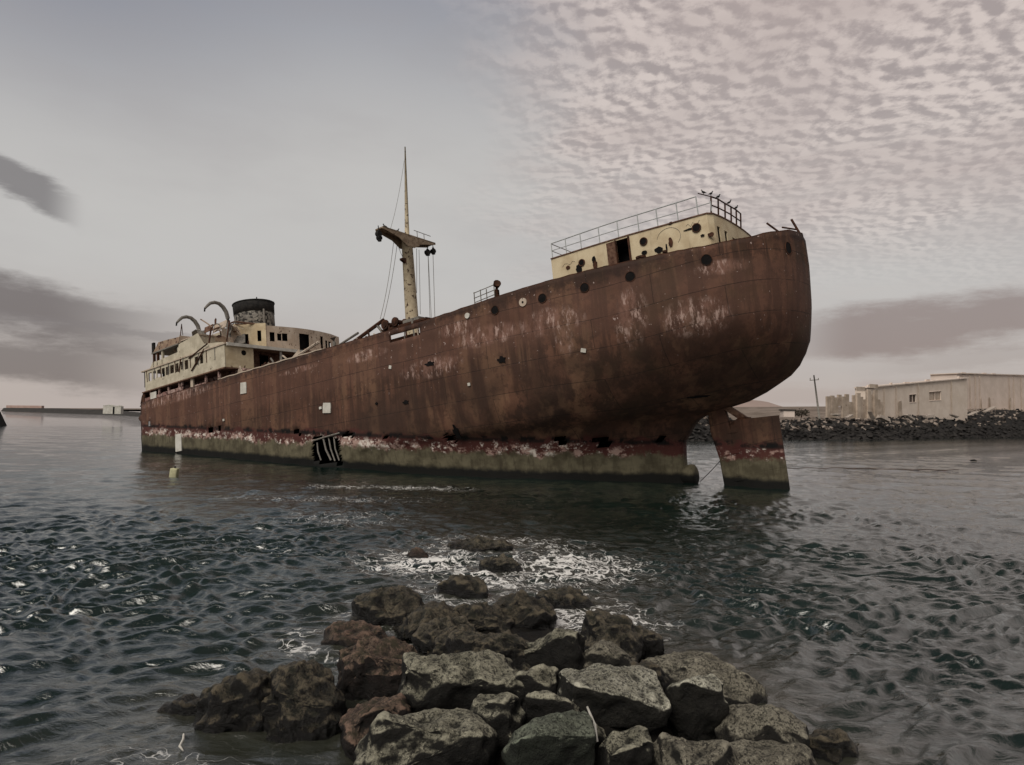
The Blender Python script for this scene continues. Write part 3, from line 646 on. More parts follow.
# davits
def davit(x):
    d=empty('davit'); d.parent=sup
    arc=[(7.05,17.3),(7.0,19.6),(7.05,20.2),(7.2,20.8),(7.5,21.25),(7.9,21.55),(8.35,21.6),(8.8,21.45),(9.15,21.1),(9.35,20.85)]
    if x<46: arc=[(y-.15,z+.35 if z>18 else z) for y,z in arc]
    bm=bmesh.new(); rad=[.17,.17,.16,.16,.16,.15,.14,.12,.1,.08]; rad=[r*1.25 for r in rad]
    tube(bm,[(x,y,z) for y,z in arc],rad,8); link('davit_arm',bm,M_steel,d,smooth=True)
    bm=bmesh.new(); box(bm,x-.35,x+.35,6.6,7.5,17.26,18.6); bev(link('davit_base',bm,M_creamP,d),.08)
    bm=bmesh.new(); tube(bm,[(x,arc[-1][0],arc[-1][1]+.05),(x,arc[-1][0]+.05,arc[-1][1]-.3)],.07,6); link('davit_hook',bm,M_black,d)
davit(49); davit(44)
# torn bow-end plating sticking out low on the far side
bm=bmesh.new(); prism(bm,[(57.2,8.2,12.9),(60.6,5.2,12.9),(61.2,4.2,12.2),(60.6,4.4,11.6),(57.2,8.0,11.2)],(0,-.1,0)); link('torn_plate',bm,M_dark,ship)
bm=bmesh.new(); prism(bm,[(58.6,7.2,12.0),(59.3,6.6,12.0),(59.3,6.6,12.8),(58.6,7.2,12.8)],(0,.08,0)); link('pale_plate',bm,M_white,ship)
bm=bmesh.new(); prism(bm,[(56.4,9.15,13.9),(57.3,9.15,13.9),(57.0,9.15,14.6),(56.6,9.15,15.0),(56.3,9.15,15.0)],(0,-.08,0)); link('torn_plate',bm,M_rust,ship)
bm=bmesh.new(); box(bm,56.6,56.7,-9,9,12.6,15.0); link('forward_bulkhead',bm,M_rust,sup)
# scupper brackets along sheer near midships
for x in (33,35.5,38):
    cr('bulwark_stay',[(x,9.0,13.9),(x,9.0,14.3)],.05,ship,M_rust)

# ================================================================== birds
def bird(name,p,yaw,s=1.0,label='',group='dark seabirds perched on the wreck'):
    e=empty(name,p); e.rotation_euler=(0,0,yaw)
    bm=bmesh.new()
    # body as one continuous skin of rings from tail to beak
    prof=[(-.26,.10,.012),(-.18,.13,.03),(-.08,.17,.075),(.02,.21,.09),(.09,.26,.075),(.12,.32,.042),(.13,.37,.036),(.15,.405,.045),(.185,.41,.03),(.215,.40,.010),(.25,.393,.004)]
    rings=[]
    for i,(x,z,r_) in enumerate(prof):
        a=prof[max(i-1,0)];b2=prof[min(i+1,len(prof)-1)]; d=Vector((b2[0]-a[0],0,b2[1]-a[1])).normalized(); w=Vector((-d.z,0,d.x))
        rings.append([bm.verts.new((Vector((x,0,z))+Vector((0,1,0))*r_*math.cos(t)+w*r_*math.sin(t))*s) for t in [2*math.pi*k/8 for k in range(8)]])
    for a,b2 in zip(rings,rings[1:]):
        for k in range(8): bm.faces.new((a[k],a[(k+1)%8],b2[(k+1)%8],b2[k]))
    bm.faces.new(rings[0]); bm.faces.new(rings[-1][::-1])
    for sy in (-.04,.04): tube(bm,[(0,sy*s,.16*s),(.01*s,sy*s,.0)],.012*s,5)
    o=link('body',bm,M_bird,e,smooth=True)
    tag(e,label,'bird',group); return e
def W(x,y,z): return Mship@Vector((x,y,z))
bl=['dark seabird at the upper left end of the row on the aft rail','second dark seabird in the row, just below the topmost bird on the aft rail','third dark seabird in the row, mid way down the aft rail','fourth dark seabird in the row on the sloping aft rail','lowest dark seabird, at the right end of the row on the aft rail']
bp=[(-3.0,5.05,rzt(-3)+1.08),(-3.27,4.6,rzt(-3)+1.04),(-3.42,3.8,rzt(-3)+1.03),(-3.57,2.3,rzt(-3)+1.04),(-3.62,1.1,rzt(-3)+1.03)]
for k,(p,l) in enumerate(zip(bp,bl)): bird('seabird',W(*p),[2.6,.3,.2,-.3,.4][k],.72,l)
bird('seabird',W(MX-.2,2.6,25.2),2.9,1.2,'dark seabird perched on the left arm of the mast crosstree')
bird('seabird',W(MX-.2,1.2,25.2),.3,1.0,'small dark bird on the crosstree close to the left of the topmast')

# ================================================================== water
def axis(lo,hi,fine_lo,fine_hi,step,growth):
    v=[]; x=fine_lo
    while x<=fine_hi: v.append(x); x+=step
    s=step; x=v[-1]
    while x<hi: s*=growth; x+=s; v.append(x)
    s=step; x=v[0]
    while x>lo: s*=growth; x-=s; v.insert(0,x)
    return v
XSx=axis(-9000,9000,-15,15,.07,1.022)
YSy=axis(-60,14000,4.8,20,.06,1.013)
ROCKS=[(-2.34,13.44,0.15,1.07,0.80,0.45,'weed'),(-2.68,12.16,0.12,1.15,0.86,0.31,'red'),(-1.84,10.09,0.3,1.33,1.00,0.77,'red'),(-0.62,9.12,0.45,1.66,1.33,0.49,'slab'),
(-1.57,8.40,0.3,0.87,0.65,0.53,'red'),(-0.85,7.44,0.45,1.51,0.88,0.26,'slab'),(-0.13,8.09,0.5,0.65,0.52,0.25,'slab'),(0.35,8.82,0.5,0.57,0.46,0.25,'slab'),
(0.54,8.16,0.5,0.68,0.43,0.25,'slab'),(0.48,7.47,0.45,0.92,0.69,0.33,'green'),(0.71,10.30,0.4,1.03,0.82,0.67,'slab'),(1.27,8.52,0.6,1.34,1.07,0.26,'pale'),
(-0.20,10.48,0.35,0.94,0.70,0.41,'weed'),(-0.99,11.52,0.25,0.78,0.58,0.43,'weed'),(-1.43,12.49,0.18,1.03,0.77,0.36,'weed'),(-0.44,12.55,0.18,0.78,0.58,0.34,'weed'),
(-1.04,15.57,0.1,1.15,0.86,0.54,'weed'),(-0.23,18.04,0.05,0.91,0.68,0.40,'weed'),(-0.90,20.95,0.0,1.68,1.26,0.30,'weed'),(-2.69,19.65,0.0,0.79,0.59,0.26,'red'),
(0.34,13.23,0.15,0.88,0.66,0.46,'weed'),(1.62,11.09,0.3,0.77,0.57,0.67,'weed'),(1.52,10.21,0.4,0.86,0.64,0.54,'round'),(1.94,9.21,0.3,0.54,0.40,0.86,'weed'),
(2.81,10.68,0.15,1.36,1.00,0.30,'round'),(2.42,8.72,0.4,0.73,0.55,0.57,'pale'),(3.31,9.92,0.15,0.89,0.67,0.53,'round'),(3.10,8.40,0.3,1.11,0.72,0.28,'round'),
(2.08,7.61,0.35,0.99,0.74,0.30,'round'),(2.96,7.71,0.25,1.10,0.73,0.28,'round'),(3.91,8.34,0.0,0.51,0.38,0.28,'weed'),(1.05,7.86,0.25,0.33,0.27,0.41,'slab'),
(1.33,7.51,0.3,0.62,0.50,0.28,'slab'),(2.12,11.36,0.2,0.53,0.40,0.50,'weed'),(-3.52,9.01,0.12,1.04,0.78,0.94,'weed'),(-2.70,8.96,0.15,1.15,0.86,0.99,'weed'),
(-4.35,9.36,0.0,0.78,0.59,0.45,'weed'),(-0.82,10.71,0.3,0.47,0.35,0.29,'weed'),(0.08,7.98,0.2,0.25,0.2,0.32,'weed'),(1.24,14.79,0.0,1.09,0.82,0.30,'weed')]
FOAM=[(-2.4,18.6,1.9,1.8,.85),(1.5,18.2,2.2,2.2,.85),(-.3,16.8,2.0,1.4,.7),(0,21.5,3.5,1.5,.45),(1.6,13.5,1.7,1.4,.7),(-7.0,37.5,5.5,1.3,.6),(-9,32,8,1.6,.35),(-4.0,7.9,1.2,.4,.35),(-2.7,7.6,.9,.3,.45),(-6.5,26,4,3,.35),(-8,20,5,3,.2),(5,13,2.5,2,.15),(-1.9,14.4,1.8,.6,.45)]
import numpy as np
X,Yg=np.meshgrid(np.array(XSx),np.array(YSy))
DX=np.gradient(np.array(XSx))[None,:]+0*X; DY=np.gradient(np.array(YSy))[:,None]+0*X
D=np.hypot(X,Yg)
foamA=np.zeros_like(X); shalA=np.zeros_like(X)
near=(X>-16)&(X<12)&(Yg<42)&(Yg>4)
xn,yn=X[near],Yg[near]; f=np.zeros_like(xn); sh=np.zeros_like(xn)
for cx,cy,rx_,ry_,st_ in FOAM:
    q=((xn-cx)/rx_)**2+((yn-cy)/ry_)**2; f=np.maximum(f,np.where(q<4,st_*np.exp(-q*.9),0))
for r_ in ROCKS:
    q=np.hypot((xn-r_[0])/(r_[3]*.62+.35),(yn-r_[1])/(r_[4]*.62+.35))
    sh=np.maximum(sh,np.exp(-(q*.75)**2)); f=np.maximum(f,(.40 if r_[1]>12 else .16)*np.exp(-((q-1.0)*2.2)**2))
sh=np.maximum(sh,.6*np.exp(-((xn+.4)/3.6)**2-((yn-13)/5)**2)); sh=np.maximum(sh,.8*np.exp(-((xn+3.8)/2.2)**2-((yn-8)/1.0)**2))
foamA[near]=f; shalA[near]=sh
# wind sea: many short wave trains, crests mostly across the view, plus a low cross swell
rw=random.Random(12); Z=np.zeros_like(X)
WX=X+.45*np.sin(.41*X+.23*Yg+1)+.30*np.sin(.93*Yg-.37*X)+.14*np.sin(2.1*X+1.7*Yg+2); WY=Yg+.40*np.sin(.52*X-.31*Yg+2)+.25*np.sin(1.13*X+.4*Yg)+.10*np.sin(2.7*X-1.3*Yg)
patch_=1+.38*np.sin(.21*X+.13*Yg+.7)*np.sin(.11*X-.19*Yg)+.30*np.sin(.63*X+.29*Yg)*np.sin(.23*X-.47*Yg+1.3)
NCMP=84
for k in range(NCMP):
    t=k/(NCMP-1); lam=.15*(3.2/.15)**t*rw.uniform(.9,1.1)
    th=math.radians(rw.gauss(-9,27)); kk=2*math.pi/lam; kx,ky=kk*math.sin(th),kk*math.cos(th)
    slope=.047*(2.3 if lam<.6 else 1.3 if lam<1.1 else .45); amp=slope/kk
    sp=np.maximum(DX*abs(math.sin(th)),DY*abs(math.cos(th)))
    keep=np.clip((lam/np.maximum(sp,1e-6)-2.6)/2.5,0,1)
    ph=kx*WX+ky*WY+rw.uniform(0,6.28)
    w_=np.sin(ph)+.22*np.cos(2*ph)*-1
    Z+=amp*w_*keep*(patch_ if lam<1.5 else 1.0)
Z*=(1-.60*shalA)*(1-np.clip((D-90)/200,0,1)*.7)
Z+=.045*np.sin(.55*X*.6+.95*Yg)*np.sin(.17*X-.21*Yg)*(D<200)
ny_,nx_=X.shape
co_=np.stack([X,Yg,Z],-1).reshape(-1,3).astype(np.float32)
idx=np.arange(ny_*nx_).reshape(ny_,nx_); quads=np.stack([idx[:-1,:-1],idx[:-1,1:],idx[1:,1:],idx[1:,:-1]],-1).reshape(-1,4)
sea_me=bpy.data.meshes.new('sea_water'); sea_me.vertices.add(len(co_)); sea_me.vertices.foreach_set('co',co_.ravel())
sea_me.loops.add(quads.size); sea_me.loops.foreach_set('vertex_index',quads.ravel().astype(np.int32))
sea_me.polygons.add(len(quads)); sea_me.polygons.foreach_set('loop_start',(np.arange(len(quads))*4).astype(np.int32)); sea_me.polygons.foreach_set('loop_total',np.full(len(quads),4,dtype=np.int32))
sea_me.polygons.foreach_set('use_smooth',np.ones(len(quads),dtype=bool)); sea_me.update(calc_edges=True); sea_me.validate()
for nm_,A_ in (('foam',foamA),('shallow',shalA)):
    at_=sea_me.attributes.new(nm_,'FLOAT','POINT'); at_.data.foreach_set('value',A_.ravel().astype(np.float32))
m,nt,b=newmat('sea_water',.09,.5); b.inputs['IOR'].default_value=2.35
geo=nd(nt,'ShaderNodeNewGeometry'); pos=geo.outputs['Position']
fa=nd(nt,'ShaderNodeAttribute',attribute_name='foam'); sa=nd(nt,'ShaderNodeAttribute',attribute_name='shallow')
foam=S(nt,fa.outputs['Fac']); shal=S(nt,sa.outputs['Fac'])
# lacy foam: distorted cell edges and ridged noise
dist=nd(nt,'ShaderNodeTexNoise'); dist.inputs['Scale'].default_value=1.6; dist.inputs['Detail'].default_value=4; nt.links.new(pos,dist.inputs['Vector'])
va=nd(nt,'ShaderNodeVectorMath',operation='MULTIPLY_ADD'); nt.links.new(dist.outputs['Color'],va.inputs[0]); va.inputs[1].default_value=(1.3,1.3,0); nt.links.new(pos,va.inputs[2])
fv=mapping(nt,va.outputs[0],(.55,.95,1))
ridge=((noi(nt,fv,2.6,2.5,.45)-.5).abs())*-11.0+1.0
ridge2=((noi(nt,mapping(nt,fv,(1,1,1),(7,3,0)),5.5,2.5,.5)-.5).abs())*-10.0+1.0
lace=ridge.max(ridge2*.85).max(0.0)
ff=(foam*.6+lace*.8-.80).step(-.02,.30)*foam.step(.06,.35)
c=mix(nt,noi(nt,pos,.15,4).step(.35,.65),(.003,.013,.010),(.008,.020,.016))
c=mix(nt,shal*.85,c,(.052,.050,.036))
c=mix(nt,ff,c,(.86,.85,.82))
nt.links.new(c,b.inputs['Base Color'])
rgh=ff*.5+.025; nt.links.new(rgh.k,b.inputs['Roughness'])
x_,y_,z_=xyz(nt,pos); dd=(x_*x_+y_*y_).sqrt()
far=dd.step(25,110)
h1=noi(nt,mapping(nt,pos,(1.1,2.2,1),(0,0,0),(0,0,R(12))),2.4,6,.62,.6)
h2=noi(nt,mapping(nt,pos,(.30,.75,1),(3,3,0),(0,0,R(-8))),1.0,5,.6,.4)
rg=((noi(nt,mapping(nt,pos,(.9,2.0,1),(2,5,0),(0,0,R(-14))),1.7,4,.55,.5)-.5).abs()*-3.2+1.0).max(0.0)
rg2=((noi(nt,mapping(nt,pos,(1.0,2.0,1),(2,9,0),(0,0,R(17))),3.9,3,.55,.5)-.5).abs()*-3.2+1.0).max(0.0)
hh=(far*-.55+1.0)*(h1*1.1+far*(rg*.6+h2*.8))
bump(nt,b,hh,.7,.045)
sea_me.materials.append(m); sea=bpy.data.objects.new('sea_water',sea_me); col.objects.link(sea); tag(sea,'dark choppy grey green harbour water','water',kind='structure')

# ================================================================== seabed mound beneath the rocks
bm=bmesh.new(); rows=[]
for y in frange(5.5,24,120):
    row=[]
    for x in frange(-7,6.5,110):
        h=-.9
        for r_ in ROCKS:
            q=math.hypot((x-r_[0])/(r_[3]*.75),(y-r_[1])/(r_[4]*.85)); 
            h=max(h,(r_[2]-r_[5]*.55)*math.exp(-q*q*.7)-.9*(1-math.exp(-q*q*.7)))
        core=math.exp(-(((x-.6)/2.6)**4)-((y-8.6)/3.0)**4); h=max(h,-.9+1.08*core,-.9+1.08*math.exp(-((x+.1)/2.3)**4-((y-11.4)/2.3)**4))
        h+=.16*fb((x,y,0),2.2,5)
        row.append(bm.verts.new((x,y,h)))
    rows.append(row)
for a,b_ in zip(rows,rows[1:]):
    for k in range(len(a)-1): bm.faces.new((a[k],a[k+1],b_[k+1],b_[k]))
M_bed=mottled('wet_black_rubble',(.004,.004,.0035),(.016,.014,.011),5,rough=.6,bs=.8,bd=.05)
tag(link('seabed',bm,M_bed,None,smooth=True),'dark wet rubble bed between the foreground rocks','seabed',kind='structure')

# ================================================================== foreground rocks
def rockmat(name,top,top2,side,speck,rough=.75,moss=None):
    m,nt,b=newmat(name,rough,.35); o=coords(nt)
    oi=nd(nt,'ShaderNodeObjectInfo'); rnd_=S(nt,oi.outputs['Random'])
    ov=nd(nt,'ShaderNodeVectorMath',operation='ADD'); nt.links.new(o,ov.inputs[0])
    cc=comb(nt,rnd_*31.0,rnd_*17.0,rnd_*7.0); nt.links.new(cc,ov.inputs[1]); v=ov.outputs[0]
    geo=nd(nt,'ShaderNodeNewGeometry'); nx,ny,nz=xyz(nt,geo.outputs['Normal']); px,py,pz=xyz(nt,geo.outputs['Position'])
    t=mix(nt,noi(nt,v,2.2,6,.65).step(.35,.62),top,top2)
    t=mix(nt,(rnd_*.5)*noi(nt,v,.9,3).step(.3,.6),t,(.16,.145,.11))
    gr=noi(nt,v,26,4,.7); t=mix(nt,gr.step(.46,.60)*.9,t,speck)
    g2=noi(nt,v,55,3,.7); t=mix(nt,g2.step(.58,.68)*.65,t,tuple(min(1,q*2.3) for q in top2))
    vo=nd(nt,'ShaderNodeTexVoronoi'); vo.inputs['Scale'].default_value=34; nt.links.new(v,vo.inputs['Vector'])
    pit=S(nt,vo.outputs['Distance']).step(.28,.12)*noi(nt,v,6,3).step(.42,.6); t=mix(nt,pit*.8,t,(.008,.008,.007))
    if moss: t=mix(nt,noi(nt,v,4.5,7,.75).step(.46,.60),t,moss)
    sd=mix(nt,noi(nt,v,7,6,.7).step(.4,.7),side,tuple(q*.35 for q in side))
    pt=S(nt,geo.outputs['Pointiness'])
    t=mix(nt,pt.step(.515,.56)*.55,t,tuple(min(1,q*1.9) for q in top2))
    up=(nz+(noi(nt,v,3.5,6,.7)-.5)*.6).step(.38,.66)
    c=mix(nt,up,sd,t); c=mix(nt,pt.step(.497,.46)*.8,c,(.005,.005,.004))  # top-lit shading painted in: lighter tops, near-black sides and creases
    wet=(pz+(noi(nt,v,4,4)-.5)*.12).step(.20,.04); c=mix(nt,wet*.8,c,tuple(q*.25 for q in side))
    nt.links.new(c,b.inputs['Base Color'])
    rr=wet*-.45+rough; nt.links.new(rr.k,b.inputs['Roughness'])
    hgt=noi(nt,v,5,8,.7)*.9+gr*.22-pit*.35+g2*.08
    bump(nt,b,hgt,1.0,.10); return m
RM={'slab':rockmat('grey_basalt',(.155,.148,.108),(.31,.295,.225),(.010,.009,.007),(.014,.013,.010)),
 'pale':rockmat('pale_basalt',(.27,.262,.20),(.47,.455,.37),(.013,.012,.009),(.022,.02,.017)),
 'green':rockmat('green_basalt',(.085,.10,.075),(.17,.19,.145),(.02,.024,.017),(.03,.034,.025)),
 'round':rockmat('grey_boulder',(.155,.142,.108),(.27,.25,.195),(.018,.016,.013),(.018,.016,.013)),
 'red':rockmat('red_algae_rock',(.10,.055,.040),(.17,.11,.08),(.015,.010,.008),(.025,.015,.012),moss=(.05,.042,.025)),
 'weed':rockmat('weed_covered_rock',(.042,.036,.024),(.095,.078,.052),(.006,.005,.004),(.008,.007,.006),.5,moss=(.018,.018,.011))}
def rock(i,x,y,e,w,d,h,kind,label):
    rn=random.Random(100+i)
    if kind=='weed' and 9.5<y<14: w,d,h,e=w*1.5,d*1.6,h*1.25,e+.10
    elif i in (34,35): w,d,h,e=w*1.02,d*1.25,h*.95,e+.07
    elif i==36: w,d,h,e=w*.95,d,h*.8,e-.08
    elif kind=='weed': w,d,h,e=w*1.22,d*1.3,h*1.15,e+.05
    elif kind in('slab','pale','green'): w,d,h=w*1.06,d*.80,h+.24
    else: w,d=w*1.08,d*1.05
    bm=bmesh.new(); hd=max(h,.36)*1.12
    ang=kind in('slab','pale','green')
    n=11 if ang else 26
    for k in range(n):
        th=rn.uniform(0,2*math.pi); ph=math.acos(rn.uniform(-1,1))
        sx,sy,sz=math.sin(ph)*math.cos(th),math.sin(ph)*math.sin(th),math.cos(ph)
        if ang:
            q=.8; sx=math.copysign(abs(sx)**q,sx)*1.08; sy=math.copysign(abs(sy)**q,sy)*1.08; sz=math.copysign(abs(sz)**.5,sz)*(1 if sz<0 else .92+.12*math.sin(i*2+sx*2.2))
        bm.verts.new((sx*w*.5,sy*d*.5,sz*hd*.5))
    for sx in (-1,1):
        for sy in (-1,1):
            if ang and rn.random()<.8: bm.verts.new((sx*w*.5*rn.uniform(.45,1),sy*d*.5*rn.uniform(.4,1),hd*.5*rn.uniform(.25,1.05)))
            bm.verts.new((sx*w*.42,sy*d*.42,-hd*.5))
    r_=bmesh.ops.convex_hull(bm,input=bm.verts); 
    bmesh.ops.delete(bm,geom=[g for g in r_['geom_interior'] if isinstance(g,bmesh.types.BMVert)],context='VERTS')
    bmesh.ops.dissolve_limit(bm,angle_limit=R(9),verts=bm.verts,edges=bm.edges)
    bmesh.ops.bevel(bm,geom=list(bm.edges),offset=min(w,d,hd)*(.07 if ang else .16),segments=2,affect='EDGES',profile=.6,clamp_overlap=True)
    bmesh.ops.triangulate(bm,faces=bm.faces)
    # even tessellation
    tgt=.045 if y<12 else .07
    for it in range(5):
        le=[e_ for e_ in bm.edges if e_.calc_length()>tgt*1.5]
        if not le or len(bm.verts)>9000: break
        bmesh.ops.subdivide_edges(bm,edges=le,cuts=1); bmesh.ops.triangulate(bm,faces=[f for f in bm.faces if len(f.verts)>3])
    for it in range(1 if ang else 5): bmesh.ops.smooth_vert(bm,verts=bm.verts,factor=.5,use_axis_x=True,use_axis_y=True,use_axis_z=True)
    bm.normal_update(); off=i*3.7
    rough_={'slab':.085,'pale':.07,'green':.075,'round':.07,'red':.11,'weed':.14}[kind]
    for v in bm.verts:
        nrm=v.normal.copy(); p=v.co
        dsp=rough_*fb(p,1.9,3,off)+rough_*.5*fb(p,6,4,off+5)+(.012*fb(p,26,2,off) if kind in('weed','red') else .004*fb(p,30,2,off))
        if ang:   # chipped ledges
            s_=noise.noise(Vector((p.x*1.4+off,p.y*1.4,p.z*3.5))); dsp+=.03*round(s_*3)/3
        v.co=p+nrm*dsp
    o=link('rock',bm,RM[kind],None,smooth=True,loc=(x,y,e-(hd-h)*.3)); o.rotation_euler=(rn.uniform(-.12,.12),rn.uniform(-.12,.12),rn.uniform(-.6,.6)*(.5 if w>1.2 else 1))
    tag(o,label,'rock','rocks piled in the shallow foreground water'); return o
RL=['dark weedy boulder at the top left end of the pile, poking into the water',
'low reddish rock at the far left tip of the pile beside open water',
'big reddish brown tilted slab on the upper left of the pile',
'largest flat topped grey block with black front face, middle left of the pile',
'rusty brown mossy lump below the big reddish slab',
'long flat slab with a pale upper edge at the bottom left of the pile',
'small speckled grey stone just right of the big flat topped block',
'small wedge shaped grey stone left of the big pale slab',
'thin grey stone lying on top of the rounded greenish boulder',
'rounded greenish boulder at the bottom centre of the pile',
'large grey angular rock at the upper centre, above the big pale slab',
'big pale pointed slab tilted over a black hollow, right of centre',
'dark weedy rock directly behind the largest flat topped block',
'dark olive rock between the reddish slab and the upper centre rocks',
'dark weedy hump in the upper left row, right of the top left boulder',
'dark weedy hump at the very top centre of the pile',
'lone weedy rock standing in foam just beyond the pile with a white splash beside it',
'small dark rock in the foam between the lone weedy rock and the farthest rocks',
'farthest broad wet rock, barely awash below the ship',
'low reddish wet rock awash to the left of the farthest rocks',
'dark rock at the upper right edge of the pile beside white foam',
'dark weedy rock behind the rounded grey rock, right of the upper centre rock',
'rounded grey rock immediately above the tip of the big pale slab',
'tall narrow dark rock squeezed between the big pale slab and the pale upright stone',
'flat smooth grey boulder at the upper right edge of the pile, half in the water',
'pale upright squarish stone with reddish flecks, right of the black hollow',
'smooth round dark grey boulder at the right shoulder of the pile',
'long low rounded boulder below the round dark grey one, pointing right',
'broad smooth grey boulder at the bottom edge, right of the black hollow',
'speckled broad boulder at the bottom right corner of the pile',
'small wet dark rock awash at the far right end of the pile',
'narrow stone with a bright edge at the bottom of the black hollow',
'small grey stone at the bottom edge under the black hollow',
'small dark rock behind the flat smooth boulder on the upper right',
'tall black weedy boulder, left one of the pair standing apart on the left',
'broad weedy boulder with an olive top, right one of the pair on the left',
'low wet rock awash to the left of the pair of weedy boulders',
'small dark rock wedged above the largest flat topped block',
'tiny dark stone wedged at the left side of the greenish boulder',
'wide dark rock just under the water right of the lone weedy rock']
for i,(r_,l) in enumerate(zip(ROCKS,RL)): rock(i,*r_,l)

# small drifting sticks / white debris on the water left
M_pale=mottled('pale_debris',(.55,.52,.46),(.72,.70,.65),6)
bm=bmesh.new(); tube(bm,[(-3.95,8.4,.06),(-3.88,8.25,.07),(-3.84,8.08,.07),(-3.76,8.0,.06)],[.010,.016,.015,.008],6)
tag(link('driftwood_stick',bm,M_pale,smooth=True),'pale bent stick floating left of the weedy boulders','stick')
bm=bmesh.new(); tube(bm,[(1.02,7.62,.42),(1.0,7.72,.56),(.93,7.86,.70)],[.012,.02,.014],6)
tag(link('driftwood_stick',bm,M_pale,smooth=True),'pale thin stick stuck in the black hollow under the big pale slab','stick')

# ================================================================== floating things
def buoybox():
    e=empty('marker_buoy',(-20.9,41.7,0)); M=Matrix.Rotation(.1,4,'Y')
    bm=bmesh.new(); box(bm,-.23,.23,-.2,.2,-.3,.52,M); o=link('buoy_body',bm,mottled('pale_yellow_plastic',(.55,.53,.33),(.42,.40,.25),3),e); bev(o,.08)
    bm=bmesh.new(); tube(bm,[(.05,0,.5),(.06,0,.62)],.04,8); tube(bm,[(.06,-.09,.62),(.06,.09,.62)],.02,6); link('handle',bm,M_black,e)
    tag(e,'small pale yellow block shaped buoy floating left of the wreck','buoy')
buoybox()
e=empty('fishing_float',(52.5,76,0.02)); bm=bmesh.new(); tube(bm,[(-.4,0,.03),(-.25,0,.08),(0,0,.1),(.25,0,.08),(.42,0,.02)],[.03,.09,.12,.09,.03],10); link('float_body',bm,M_black,e,smooth=True)
bm=bmesh.new(); tube(bm,[(.1,0,.1),(.11,0,.28)],.03,6); link('float_ring',bm,M_black,e); tag(e,'small dark float drifting alone on the calm water at the right','float')
bm=bmesh.new(); pts=[]
for i in range(40):
    t=i/39; x=23+17*t; pts.append((x,58+2.5*t+.7*math.sin(t*5),.06+.03*math.sin(t*40)))
tube(bm,pts,.03,5); tag(link('floating_rope',bm,M_rust),'thin dark rope floating on the water right of the rudder','rope')
bm=bmesh.new(); tube(bm,sag((12.6,44.6,.0),(15.0,44.1,2.9),.12,14),.025,5); tag(link('mooring_line',bm,M_black),'thin line rising from the water through the propeller opening','mooring line')

# ================================================================== right shore
M_ripg=mottled('black_basalt_fines',(.012,.012,.012),(.035,.032,.03),.8)
M_soil=mottled('brown_fill',(.16,.125,.10),(.26,.21,.175),.15,c3=(.10,.075,.06))
SH=[(20,124),(38,135),(63.5,155),(105,181),(150,222),(204,262),(330,330),(900,520)]
def shp(t):
    n=len(SH)-1; k=min(int(t),n-1); f=t-k; a,b_=SH[k],SH[k+1]; return Vector((a[0]+(b_[0]-a[0])*f,a[1]+(b_[1]-a[1])*f,0))
bm=bmesh.new(); rows=[]
prof_=[(-6,-2.5),(0,-1.0),(4,1.3),(8,3.9),(12,5.2),(30,6.0),(90,6.0),(400,5.5),(2500,5)]
ts=frange(0,7,150)
for t in ts:
    p=shp(t); q=shp(min(t+.05,7)); d=(q-p); d=d.normalized() if d.length>1e-6 else Vector((1,.5,0)); nrm=Vector((-d.y,d.x,0))
    hs=1+.16*math.sin(t*2.1)+.1*math.sin(t*5.3)+ 1.15*ss(3.2,5.2,t)
    rows.append([bm.verts.new(p+nrm*a+Vector((0,0,h*hs+(.3*fb((t*8,a,0),.5,3) if 0<a<100 else 0)))) for a,h in prof_])
for a,b_ in zip(rows,rows[1:]):
    for k in range(len(a)-1): bm.faces.new((a[k],a[k+1],b_[k+1],b_[k]))
sg=link('shore_ground',bm,M_soil); sg.data.materials.append(M_ripg)
for p in sg.data.polygons:
    if p.index%8<4: p.material_index=1
tag(sg,'brown filled ground of the far right shore','shore',kind='structure')
# riprap mass
def boulder_into(bm,c,s,rn):
    vs=[]
    for k in range(9):
        th=rn.uniform(0,6.283); ph=math.acos(rn.uniform(-1,1)); q=s*rn.uniform(.75,1.1)
        vs.append(bm.verts.new(c+Vector((math.sin(ph)*math.cos(th)*q*1.2,math.sin(ph)*math.sin(th)*q,math.cos(ph)*q*.8))))
    r_=bmesh.ops.convex_hull(bm,input=vs)
    gi=[g for g in r_['geom_interior'] if isinstance(g,bmesh.types.BMVert)]
    if gi: bmesh.ops.delete(bm,geom=gi,context='VERTS')
rn=random.Random(5); bmD=bmesh.new(); bmL=bmesh.new()
def shorept(t,a):
    p=shp(t); q=shp(t+.02); d=(q-p).normalized(); nrm=Vector((-d.y,d.x,0)); return p+nrm*a
for i in range(3200):
    t=rn.uniform(.2,6.0) ; a=rn.uniform(-.5,14)
    hs=1+.16*math.sin(t*2.1)+.1*math.sin(t*5.3)+ 1.15*ss(3.2,5.2,t)
    z=lerp_tab(prof_,a)*hs; p=shorept(t,a)+Vector((0,0,z+rn.uniform(-.2,.4)))
    light=a>5.5 and rn.random()<.2+.07*(a-5.5)
    boulder_into(bmL if light else bmD,p,rn.uniform(.5,1.15)*(1 if a<9 else .7),rn)
M_rip=mottled('black_basalt_riprap',(.018,.017,.017),(.05,.046,.043),.6,c3=(.11,.10,.09),t3=.66)
M_rub=mottled('pale_rubble',(.15,.12,.10),(.38,.32,.275),.5)
tag(link('riprap',bmD,M_rip),'black boulder riprap along the far right shore','riprap',kind='stuff')
tag(link('rubble',bmL,M_rub),'paler rubble strewn on top of the black riprap','rubble',kind='stuff')
